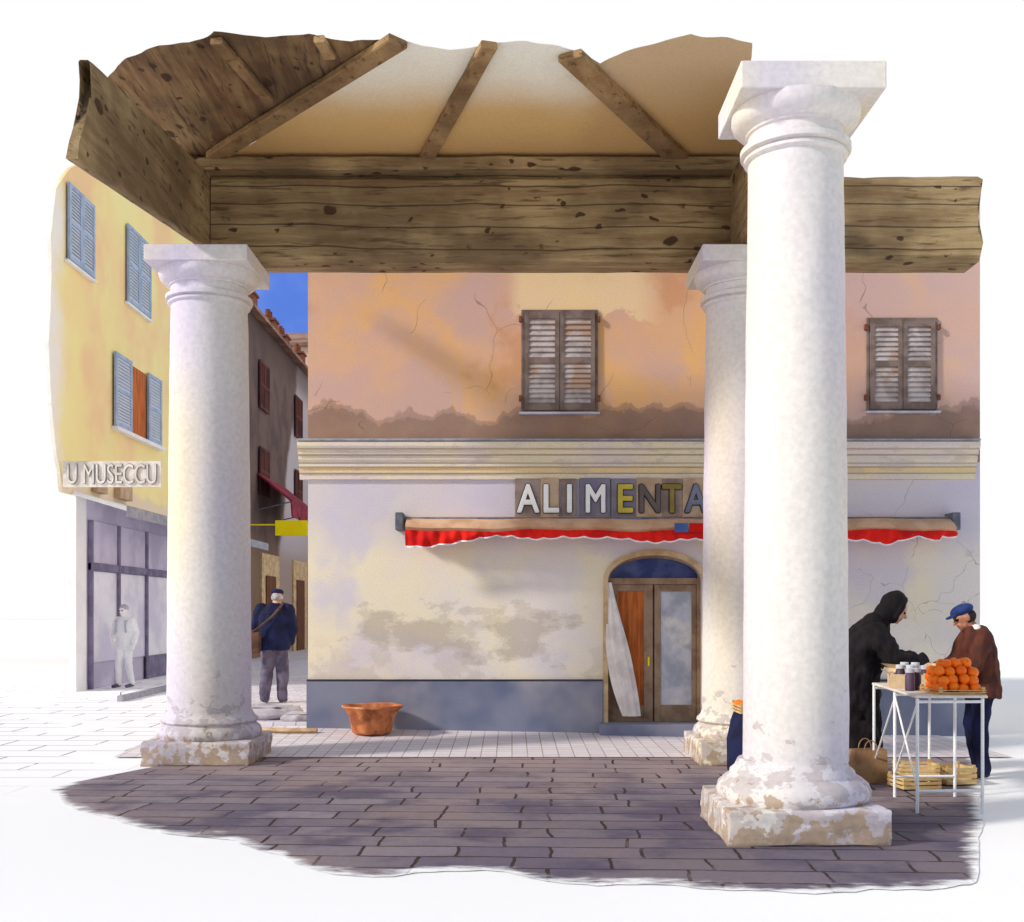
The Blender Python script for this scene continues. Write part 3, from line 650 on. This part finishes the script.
cp=[(0,3.255),(-.05,3.26),(-.05,3.33),(-.075,3.335),(-.075,3.40),(-.11,3.41),(-.11,3.45),(-.15,3.5),(-.15,3.55),(-.19,3.56),(-.19,3.6),(-.24,3.63),(-.26,3.66),(-.26,3.71),(-.24,3.72),(0,3.76)]
m=MB(); m.prof_x([(YF+y*.8,z) for y,z in cp],XL-.1,XR-.08,n=1); m.obj('cornice',['cornice'],B)
m=MB(); m.prof_x([(YF-.22,3.722),(YF-.22,3.745),(YF,3.785),(YF,3.762)],XL-.11,XR-.08); m.obj('cornice_flashing',['midgrey'],B)
m=MB(); m.prof_x([(YF+.1,6.9),(YF+.1,6.95),(YF+6.2,8.2),(YF+6.2,8.1)],XL+.02,XR-.15); m.obj('roof',['tileroof'],B)
def shutter(m,w,h,t=.045,st=.055,mid=True):
    m.box(0,st,-t,0,0,h,0); m.box(w-st,w,-t,0,0,h,0)
    rails=[(0,.09),(h-.08,h)]+([(h*.48,h*.48+.07)] if mid else [])
    for a,b in rails: m.box(st,w-st,-t+.002,-.002,a,b,0)
    segs=[(.09,h*.48),(h*.48+.07,h-.08)] if mid else [(.09,h-.08)]
    for a,b in segs:
        k=max(2,int((b-a)/.062)); d=(b-a)/k
        for i in range(k):
            z=a+i*d
            m.add([(st,-t*.85,z+.004),(w-st,-t*.85,z+.004),(w-st,-t*.3,z+d*.98),(st,-t*.3,z+d*.98),
                   (st,-t*.85,z+.016),(w-st,-t*.85,z+.016),(w-st,-t*.3,z+d*.98+.012),(st,-t*.3,z+d*.98+.012)],
                  [(0,1,2,3),(4,5,6,7),(0,1,5,4),(3,2,6,7)],1)
    m.box(st,w-st,-.006,-.003,.05,h-.05,2)
for wx0,wx1,wy0,wy1 in((524,595,313,411),(869,934,321,410)):
    x0,x1,z0,z1=fx(wx0),fx(wx1),fz(wy1),fz(wy0)
    W=thing('window',((x0+x1)/2,YF,z0),parent=B)
    m=MB(); f=.035
    m.box(x0-f,x0,YF-.03,YF+.02,z0-.02,z1+f); m.box(x1,x1+f,YF-.03,YF+.02,z0-.02,z1+f); m.box(x0,x1,YF-.03,YF+.02,z1,z1+f)
    m.obj('frame',['shut'],W,bevel=.004)
    bx('sill','ltgrey',(x0-.06,x1+.06,YF-.08,YF+.01,z0-.05,z0-.022),W)
    mid=(x0+x1)/2
    for a,b in((x0+.003,mid-.004),(mid+.004,x1-.003)):
        m=MB(); m.T=Matrix.Translation((a,YF-.01,z0+.003)); shutter(m,b-a,z1-z0-.006); m.obj('shutter',['shut','slat','dark'],W)
    for xx in (x0-f-.03,x1+f-.005):
        for zz in (z0+.12,z1-.12): bx('hinge','rust',(xx,xx+.035,YF-.06,YF+.01,zz,zz+.07),W,bevel=.004)
D=thing('door',(dc,YF+.15,0),parent=B)
m=MB(); oa=[(dc-hw-.06,0),(dc-hw-.06,spr)]+[(dc-(hw+.06)*math.cos(t),spr+(top-spr+.07)*math.sin(t)) for t in [math.pi*i/20 for i in range(1,20)]]+[(dc+hw+.06,spr),(dc+hw+.06,0)]
for (a,b,c_,d) in zip(oa[:-1],oa[1:],arch[1:],arch[:-1]):
    for y in(YF-.03,YF+.004): m.add([(a[0],y,a[1]),(b[0],y,b[1]),(c_[0],y,c_[1]),(d[0],y,d[1])],[(0,1,2,3)])
    m.add([(a[0],YF-.03,a[1]),(b[0],YF-.03,b[1]),(b[0],YF+.004,b[1]),(a[0],YF+.004,a[1])],[(0,1,2,3)])
    m.add([(d[0],YF-.03,d[1]),(c_[0],YF-.03,c_[1]),(c_[0],YF+.004,c_[1]),(d[0],YF+.004,d[1])],[(0,1,2,3)])
m.obj('surround',['stonearch'],D)
yd=YF+.13
m=MB(); m.rings([[(x,y,z) for x,z in [(dc-hw+.03,spr+.03)]+[(dc-(hw-.03)*math.cos(t),spr+.03+(top-spr-.06)*math.sin(t)) for t in [math.pi*i/16 for i in range(1,16)]]+[(dc+hw-.03,spr+.03)]] for y in(yd+.05,yd+.07)]); m.obj('fanlight',['blueglass'],D)
m=MB(); m.box(dc-hw,dc+hw,yd-.02,yd+.06,spr-.05,spr+.03); m.box(dc-hw,dc-hw+.05,yd-.02,yd+.06,.08,spr-.05); m.box(dc+hw-.05,dc+hw,yd-.02,yd+.06,.08,spr-.05)
for i in range(16):
    t0=math.pi*i/16;t1=math.pi*(i+1)/16
    P=lambda t,k:(dc-(hw-k)*math.cos(t),spr+.03+(top-spr-.03-k)*math.sin(t))
    a,b,cc,d=P(t0,0),P(t1,0),P(t1,.035),P(t0,.035)
    m.add([(a[0],yd-.02,a[1]),(b[0],yd-.02,b[1]),(cc[0],yd-.02,cc[1]),(d[0],yd-.02,d[1])],[(0,1,2,3)])
m.obj('frame',['taupe'],D)
bx('step','plinth',(dc-hw-.12,dc+hw+.12,YF-.3,YF+.3,.0,.17),D,bevel=.015)
def leaf(x0,x1,ls,rs_,mat,nm):
    L=thing('leaf',((x0+x1)/2,yd,.1),parent=D); m=MB()
    m.box(x0,x0+ls,yd,yd+.05,.1,spr-.052);m.box(x1-rs_,x1,yd,yd+.05,.1,spr-.052);m.box(x0+ls,x1-rs_,yd,yd+.05,.1,.38);m.box(x0+ls,x1-rs_,yd,yd+.05,spr-.14,spr-.052)
    m.obj('leaf_frame',['taupe'],L,bevel=.006); bx(nm,mat,(x0+ls,x1-rs_,yd+.02,yd+.04,.38,spr-.14),L,bevel=0); return L
L=leaf(dc-hw+.052,dc-.01,.08,.12,'orangew','panel'); bx('handle','ysign',(dc-.08,dc-.055,yd-.03,yd,.88,1.0),L)
leaf(dc+.01,dc+hw-.052,.08,.06,'glass','pane')
rs=[]
for i in range(30):
    t=i/29; z=1.95-t*1.7; w=.02+.12*math.sin(math.pi*min(1,t*.72+.02))**1.2; cx=dc-hw+.02+.1*t+.18*t*t
    ring=[]
    for k in range(40):
        a=2*math.pi*k/40; rr=1+.2*math.sin(7*a+t*3)
        ring.append((cx+math.cos(a)*w*rr,YF+.0+math.sin(a)*w*.45*rr,z))
    rs.append(ring)
m=MB(); m.rings(rs); m.obj('curtain',['cloth'],D,smooth=True)
# ---------------------------------------------------------------- awning
A=thing('awning',(2.1,13.8,2.5),'long half-rolled red awning with scalloped valance on the shop wall','awning')
ax0,ax1=-1.32,5.5
m=MB(); rs=[]
for i in range(61):
    x=ax0+(ax1-ax0)*i/60; w=.012*math.sin(x*3.1)+.008*math.sin(x*7.3)
    rs.append([(x,13.62,2.60+w),(x,13.6,2.62+w),(x,13.66,2.68+w),(x,13.9,2.78),(x,13.98,2.78),(x,13.98,2.76),(x,13.7,2.57+w)])
m.rings(rs); m.obj('canvas',['tan'],A,smooth=True)
m=MB(); m.cone((ax0-.04,13.86,2.72),(ax1+.04,13.86,2.72),.05,.05,16); m.obj('roller',['grey'],A,smooth=True)
for x in(ax0-.09,ax1+.05):
    bx('bracket','grey',(x-.05,x+.05,13.72,13.995,2.6,2.82),A,bevel=.012)
def vz(x):
    u=(x-ax0)/(ax1-ax0); v=2.475-.018*math.sin(u*31)-.01*math.sin(u*57+1)
    v-=.065*math.exp(-((u-.03)/.07)**2)
    if .08<u<.4: v+=.04*math.sin(math.pi*(u-.08)/.32)
    if u>.84: v-=.03*math.sin((u-.84)*60)
    if u>.97: v+=.05
    return v
n_=260; vs=[]
for i in range(n_+1):
    x=ax0+(ax1-ax0)*i/n_; sc=abs(math.sin(x*math.pi/.23+.9*math.sin(x*3)))*.022; zb=vz(x)-sc
    w=.012*math.sin(x*3.1)+.008*math.sin(x*7.3)
    for k in range(5): z=2.585+w+(zb-2.585-w)*k/4; vs.append((x,13.6-.03*math.sin(k/4*3)+.014*math.sin(x*21+k)+.012*math.sin(x*47),z))
m=MB(); m.add(vs,[(i*5+k,i*5+k+1,(i+1)*5+k+1,(i+1)*5+k) for i in range(n_) for k in range(4)]); m.obj('valance',['red'],A,smooth=True)
m=MB(); rs=[]
for i in range(n_+1):
    p=Vector(vs[i*5+4]); rs.append([p+Vector((0,-.008,.008)),p+Vector((0,-.008,-.01)),p+Vector((0,.004,-.01)),p+Vector((0,.004,.008))])
m.rings(rs); m.obj('valance_trim',['white'],A)
bx('blue_patch','blue',(2.0,2.17,13.53,13.545,2.56,2.67),A,bevel=0); bx('red_patch','red',(2.18,2.36,13.53,13.545,2.56,2.67),A,bevel=0)
# ---------------------------------------------------------------- yellow house
YX=-8.0
H=thing('yellow_house',(YX-.15,26,0),'yellow rendered corner house with blue shutters and a shop below','house')
prof=[(19.6,3.7),(19.3,4.4),(19.1,5.2),(19.0,6.2),(19.1,7.2),(19.1,8.2),(19.3,9.0),(19.9,9.6),(21.2,10.3),(22,11.1)]
pp=[]
for (a,b),(c1,d1) in zip(prof[:-1],prof[1:]):
    for k in range(8): t=k/8; z=b+(d1-b)*t; pp.append((a+(c1-a)*t+.05*noise.noise(Vector((z*3.3,3,3))),z))
pts=pp+[prof[-1],(32,11.1),(32,3.7)]
m=MB(); m.rings([[(x,y,z) for y,z in pts] for x in(YX,YX-.06)]); m.obj('upper_wall',['yel'],H)
m=MB(); m.box(YX-.25,YX-.01,20.7,32,0,3.7); m.obj('lower_wall',['lil'],H)
m=MB(); m.box(YX-.12,YX-.005,20.2,20.69,0,3.7); m.obj('side_wall',['offw'],H)
m=MB(); m.box(YX-.01,YX+.5,23.2,32.3,11.1,11.2); m.box(YX-.01,YX+.65,23.2,32.4,11.2,11.34);m.obj('eaves',['ltgrey'],H,bevel=.02)
m=MB(); m.rings([[(YX-.3,y,11.35),(YX+.7,y,11.345),(YX+.7,y,11.42),(YX-.3,y,11.75)] for y in (23.3,32.5)]); m.obj('roof',['tileroof'],H)
def hshut(parent,y0,w,z0,h,out=.03,ang=0):
    m=MB(); m.T=Matrix.Translation((YX+out,y0,z0))@Matrix.Rotation(math.pi/2+ang,4,'Z'); shutter(m,w,h,st=.09); m.obj('shutter',['blueshut','blueslat','lildark'],parent)
W=thing('window',(YX,20.3,7.9),parent=H); hshut(W,19.72,.6,7.9,1.38); hshut(W,20.33,.6,7.9,1.38)
bx('sill','white',(YX,YX+.08,19.65,21.0,7.83,7.88),W)
W=thing('window',(YX,23.5,8.0),parent=H); hshut(W,22.75,.72,8.0,1.6); hshut(W,23.48,.72,8.0,1.6)
bx('sill','white',(YX,YX+.08,22.7,24.25,7.93,7.98),W)
W=thing('window',(YX,23.4,5.3),parent=H); hshut(W,22.0,.95,5.3,1.48,.04); hshut(W,24.0,.9,5.3,1.48,.04)
bx('opening','orangew',(YX-.05,YX+.012,22.97,23.98,5.34,6.74),W,bevel=0); bx('sill','white',(YX,YX+.14,21.95,24.95,5.2,5.28),W)
m=MB(); m.rings([[(YX,y,3.78),(YX,y,3.7),(YX+1.0,y,3.4),(YX+1.0,y,3.48)] for y in(20.0,31.5)]); m.obj('canopy',['white'],H,bevel=.01)
m=MB(); m.box(YX+.99,YX+1.03,20.0,31.5,3.3,3.5); m.obj('canopy_edge',['midgrey'],H,bevel=.005)
for y,w in((20.9,.5),(22.1,.7)): bx('shop_box','t1',(YX,YX+.14,y,y+w,3.85,4.2),H)
SF=thing('shopfront',(YX,26,0.1),parent=H)
m=MB()
for y in(20.75,22.2,23.9,25.8,28.0,30.5): m.box(YX,YX+.08,y,y+.09,.1,3.3)
m.box(YX,YX+.07,20.75,31,2.35,2.5)
m.obj('frame',['lildark'],SF,bevel=.01); bx('pane','lilglass',(YX-.005,YX+.02,20.8,31,.6,2.34),SF,bevel=0)
bx('stall_riser','lildark',(YX-.004,YX+.05,23.9,31,.1,.6),SF,bevel=.01); bx('header','lil',(YX-.003,YX+.03,20.8,31,2.5,3.3),SF,bevel=.01)
m=MB(); m.box(-7.0,-6.05,32.5,32.56,3.8,4.25); m.box(-8,-7,32.51,32.55,4.1,4.14)
m.obj('projecting_sign',['ysign'],bevel=.01,label='plain bright yellow sign projecting over the narrow street',cat='sign')
# ---------------------------------------------------------------- street houses
H2=thing('brown_house',(-10,38.5,0),'tall shaded brown rendered house with dark red shutters','house')
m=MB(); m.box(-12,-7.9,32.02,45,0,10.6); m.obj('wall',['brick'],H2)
m=MB(); m.rings([[(-12,y,11.8),(-7.6,y,10.55),(-7.6,y,10.66),(-12,y,12.0)] for y in(32.45,45.2)]); m.obj('roof',['tileroof'],H2)
MAT['dkred']=M('dark_red_paint',c(104,54,50),c(76,44,44))
for y in(34.2,39.8):
    for z in(7.9,5.2):
        W=thing('window',(-7.9,y+.6,z),parent=H2)
        for q_ in(0,.66):
            m=MB(); m.T=Matrix.Translation((-7.86,y+q_,z))@Matrix.Rotation(math.pi/2,4,'Z'); shutter(m,.65,1.5); m.obj('shutter',['dkred','dkred','dark'],W)
for y in(34.5,39.5):
    bx('door_surround','stonearch',(-7.91,-7.84,y,y+2.6,.12,3.4),H2); bx('door','brown',(-7.86,-7.8,y+.5,y+1.9,.12,2.7),H2)
for y,h in((34,.2),(37,.15),(39,.1),(42,.2)):
    m=MB(); m.box(-8.5,-8.0,y,y+.6,10.7,11.2+h); m.box(-8.55,-7.95,y-.05,y+.65,11.2+h,11.28+h)
    for k in(.15,.45): m.cone((-8.25,y+k,11.28+h),(-8.25,y+k,11.6+h),.11,.09,10)
    m.obj('chimney',['rust'],H2,bevel=.01)
H3=thing('pink_house',(-6,49,0),'pale pink house closing the end of the street','house')
m=MB(); m.box(-13,0,47,52,0,12.9); m.obj('wall',['pink'],H3)
m=MB(); m.rings([[(x,46.8,12.85),(x,46.8,13.0),(x,50,14.2),(x,52,12.9)] for x in(-13.2,.2)]); m.obj('roof',['tileroof'],H3)
for x in(-9.4,-8.2):
    W=thing('window',(x,47,9.8),parent=H3); m=MB(); m.T=Matrix.Translation((x,46.98,9.8)); shutter(m,.8,1.5); m.obj('shutter',['shut','slat','dark'],W)
bx('door','brown',(-9.6,-8.4,46.92,47.01,.12,2.9),H3)
A2=thing('small_awning',(-7,33,4.6),'dark red pleated awning fixed to the brown house','awning')
m=MB(); rs=[]
for i in range(25):
    y=34+i*.16; o=.04*math.sin(i*2.1); rs.append([(-7.85,y,5.85),(-6.8+o,y,5.0),(-6.78+o,y,4.5+.05*math.sin(i*1.3)),(-6.82+o,y,4.5),(-6.85+o,y,4.96),(-7.85,y,5.78)])
m.rings(rs); m.obj('canopy',['darkred'],A2)
for y in(34,37.8): m=MB(); m.cone((-7.85,y,4.7),(-6.85,y,4.94),.02,.02,8); m.obj('bracket',['grey'],A2)
# ---------------------------------------------------------------- pot and stones
m=MB(); cx,cy=-1.71,13.5; z0=.09
m.lathe([(.2,z0),(.225,z0+.02),(.25,z0+.12),(.285,z0+.22),(.335,z0+.3),(.37,z0+.325),(.365,z0+.345),(.3,z0+.34),(.26,z0+.3),(.2,z0+.27)],cx,cy,48,.06,0,True)
m.obj('flower_pot',['terra'],smooth=True,label='squat terracotta planter standing against the slate plinth',cat='planter')
for b,l,r_ in(((-3.75,-2.9,14.75,15.4,.1,.3),'rounded grey boulder lying at the street corner',.6),((-3.1,-2.66,14.6,15.0,.1,.22),'small grey stone beside the street corner',.4)):
    m=MB(); m.block(*b,8,.05,rnd=r_); m.obj('stone_block',['stone'],smooth=True,label=l,cat='stone',group='loose stones at the street corner')
m=MB(); pp=[(-3.6,13.9,.13),(-3.2,13.6,.13),(-2.8,13.5,.12),(-2.4,13.55,.115)]
rs=[]
for i in range(30):
    t=i/29*2.999; k=int(t); a=Vector(pp[k]).lerp(Vector(pp[k+1]),t-k); rs.append([a+Vector((0,math.cos(u)*.05,math.sin(u)*.03)) for u in [j*.785 for j in range(8)]])
m.rings(rs); m.obj('edging_stone',['stonearch'],smooth=True,label='low ochre edging stone curving along the tiled pavement',cat='kerb')
# ---------------------------------------------------------------- fruit table
TZ=.93
fl,nl=V((3.32,10.15,0)),V((3.15,8.6,0)); w_=V((.58,.02,0)); fr,nr=fl+w_,nl+w_
TB=thing('market_table',((fl+nr)/2),'white metal trestle table with a thin board top loaded with fruit','table')
m=MB(); m.rings([[p+V((0,0,z)) for p in(nl,nr,fr,fl)] for z in(TZ-.02,TZ)]); m.obj('top',['ttop'],TB,bevel=.006)
def bar(a,b,name,r=.012):
    m=MB(); m.cone(a,b,r,r,10); m.obj(name,['white'],TB,smooth=True)
for a,b in((nl,nr),(nl.lerp(fl,.48),nr.lerp(fr,.48)),(fl,fr)):
    a=a+V((.03,.03,0)) ; b=b+V((-.03,.03,0))
    for p in(a,b): bar(p,p+V((0,0,TZ-.025)),'leg',.013)
    bar(a+V((0,0,.18)),b+V((0,0,.18)),'rail'); bar(a+V((0,0,TZ-.05)),b+V((0,0,TZ-.05)),'rail')
u=V((.03,.03,0)); mm=nl.lerp(fl,.48)
for a,b in((nl+u+V((0,0,.2)),mm+u+V((0,0,TZ-.06))),(mm+u+V((0,0,.2)),nl+u+V((0,0,TZ-.06))),(fl+u+V((0,0,.18)),mm+u+V((0,0,.85)))): bar(a,b,'brace',.008)
def crate(cx,cy,z,w,l,h,yaw,label,mat='cratew',slats=3,group=None,name='wooden_crate',cat='crate'):
    m=MB(); m.T=Matrix.Translation((cx,cy,z))@Matrix.Rotation(yaw,4,'Z'); t=.008
    d=h/slats
    for i in range(slats):
        a,b=i*d,(i+1)*d-(.012 if slats>1 else 0)
        m.box(-w/2,w/2,-l/2,-l/2+t,a,b);m.box(-w/2,w/2,l/2-t,l/2,a,b);m.box(-w/2,-w/2+t,-l/2+t,l/2-t,a,b);m.box(w/2-t,w/2,-l/2+t,l/2-t,a,b)
    for sx in(-1,1):
        for sy in(-1,1):
            x=sx*(w/2-t-.012);y=sy*(l/2-t-.012); m.box(x-.012,x+.012,y-.012,y+.012,.001,h+.01)
    m.box(-w/2+t,w/2-t,-l/2+t,l/2-t,.004,.012)
    if slats==1:
        for sx in(-1,1): m.add([(sx*w/2,-l/2,h),(sx*w/2,l/2,h),(sx*(w/2+.07),l/2,h+.035),(sx*(w/2+.07),-l/2,h+.035)],[(0,1,2,3)])
    return m.obj(name,[mat],label=label,cat=cat,group=group)
OX,OY=3.545,8.86
crate(OX,OY,TZ+.001,.38,.4,.05,.03,'shallow wooden crate heaped with bright oranges on the table')
def orange_at(p,first=[None],grp='oranges heaped in the crate',lab='round bright orange fruit in a heaped crate'):
    if first[0] is None:
        m=MB(); m.ell((0,0,0),(.043,.043,.04),None,20,12); o=m.obj('orange',['orange'],smooth=True,origin=(0,0,0)); o['label']=lab;o['category']='orange';o['group']=grp
        st=MB(); st.cone((0,0,.038),(0,0,.043),.005,.003,8); q=st.obj('stem',['stem'],o,origin=(0,0,0)); first[0]=(o,q); o.location=p; return
    o,q=first[0]; o2=o.copy(); q2=q.copy(); COL.objects.link(o2);COL.objects.link(q2); q2.parent=o2; o2.location=p; o2.rotation_euler=(random.random()*1.2,random.random()*1.2,random.random()*6); o2['label']=lab;o2['group']=grp
for lay,(nx,ny) in enumerate(((4,4),(4,4),(4,3),(3,2))):
    for i in range(nx):
        for j in range(ny):
            sh=.02 if lay==3 else 0
            orange_at((OX+sh+(i-(nx-1)/2)*.086+random.uniform(-.012,.012),OY+(j-(ny-1)/2)*.086+random.uniform(-.008,.008),TZ+.055+lay*.062+random.uniform(-.01,.01)))
crate(3.62,9.95,TZ+.001,.34,.26,.15,.2,'open beige cardboard box with raised flaps on the table','card',1,None,'cardboard_box','box')
crate(3.42,9.5,TZ+.001,.3,.28,.12,-.3,'low open cardboard box on the fruit table','card',1,None,'cardboard_box','box')
for i,(x,y) in enumerate(((3.42,9.44),(3.48,9.52),(3.36,9.52),(3.7,9.55),(3.78,9.66),(3.62,9.64),(3.64,9.93),(3.56,9.98),(3.69,9.42),(3.8,9.52),(3.76,9.38),(3.3,9.12),(3.38,9.2))):
    m=MB(); zb=TZ+(.014 if i in(0,1,2,6,7) else .001); m.lathe([(.035,zb),(.04,zb+.005),(.04,zb+.12),(.034,zb+.135),(.034,zb+.15)],x,y,20); m.lathe([(.037,zb+.15),(.037,zb+.18),(.034,zb+.183)],x,y,20,mi=1)
    m.obj('jam_jar',['jar','ltgrey'],smooth=True,label='small plum-coloured jar with a grey lid on the stall',cat='jar',group='dark jars on the fruit table')
G2='empty crates stored under the table'
crate(3.6,9.85,.02,.36,.3,.11,.15,'empty pale wooden crate on the floor under the table',group=G2)
crate(3.62,9.86,.14,.34,.3,.1,-.1,'empty pale wooden crate stacked on another crate',group=G2)
crate(4.05,10.1,.02,.3,.28,.16,.2,'empty pale wooden crate beside the seller',group=G2)
m=MB(); m.T=Matrix.Translation((3.3,10.2,.01)); rs=[]
for z,k in((0,1),(.1,1.04),(.25,1.0),(.3,.97)): rs.append([(x*k,y*k,z+(.01*math.sin(x*60) if z>.2 else 0)) for x,y in((-.15,-.09),(0,-.095),(.15,-.09),(.155,0),(.15,.09),(0,.085),(-.15,.09),(-.14,0))])
m.rings(rs,cap=False); m.add([(-.15,-.09,0),(.15,-.09,0),(.15,.09,0),(-.15,.09,0)],[(0,1,2,3)])
for y in(-.085,.085):
    for i in range(8):
        a=math.pi*i/8;b=math.pi*(i+1)/8; m.cone((-.06*math.cos(a),y,.3+.09*math.sin(a)),(-.06*math.cos(b),y,.3+.09*math.sin(b)),.005,.005,6)
m.obj('paper_bag',['paper'],label='brown paper carrier bag standing on the floor',cat='bag')
ST=thing('draped_stand',(2.24,9.7,0),'small fruit stand draped in dark blue cloth behind a column','stand')
rs=[]
for z,k in((.01,1.04),(.2,1.12),(.45,1.06),(.62,.92),(.7,.82)):
    rs.append([(2.24+k*.28*(abs(math.cos(a))**.5)*(1 if math.cos(a)>0 else -1)+.03*math.sin(5*a+z*4),9.7+k*.3*(abs(math.sin(a))**.5)*(1 if math.sin(a)>0 else -1)+.02*math.sin(7*a),z) for a in[j*math.pi/40 for j in range(80)]])
m=MB(); m.rings(rs); m.obj('cloth_cover',['navy'],ST,smooth=True)
crate(2.2,9.7,.702,.46,.4,.08,0,'shallow crate of oranges on the draped stand')
for i in range(5):
    for j in range(4): orange_at((2.03+i*.085,9.57+j*.088,.76),grp='oranges in the crate on the draped stand',lab='orange lying in the shallow crate')
# ---------------------------------------------------------------- light, camera
wld=bpy.data.worlds.new('World'); S.world=wld; wld.use_nodes=True; nt=wld.node_tree
sk=nt.nodes.new('ShaderNodeTexSky'); sk.sky_type='NISHITA'; sk.sun_disc=False
dv=V((.80,.36,-.52)).normalized(); sk.sun_elevation=math.asin(-dv.z); sk.sun_rotation=math.atan2(-dv.x,-dv.y)%(2*math.pi)
nt.links.new(sk.outputs[0],nt.nodes['Background'].inputs[0]); nt.nodes['Background'].inputs[1].default_value=.13
sl=bpy.data.lights.new('sun','SUN'); sl.energy=3.0; sl.angle=math.radians(6); sl.color=(1,.94,.85)
so=bpy.data.objects.new('sun',sl); COL.objects.link(so); so.rotation_euler=dv.to_track_quat('-Z','Y').to_euler(); so.location=(-20,-10,20)
cam=bpy.data.cameras.new('camera'); cam.sensor_fit='HORIZONTAL'; cam.sensor_width=36; cam.lens=F/1024*36; cam.shift_y=149/1024; cam.clip_end=1000
co=bpy.data.objects.new('camera',cam); COL.objects.link(co); co.location=(0,0,EYE); co.rotation_euler=(math.pi/2,0,0); S.camera=co
S.view_settings.view_transform='Standard'; S.view_settings.look='None'; S.view_settings.exposure=0
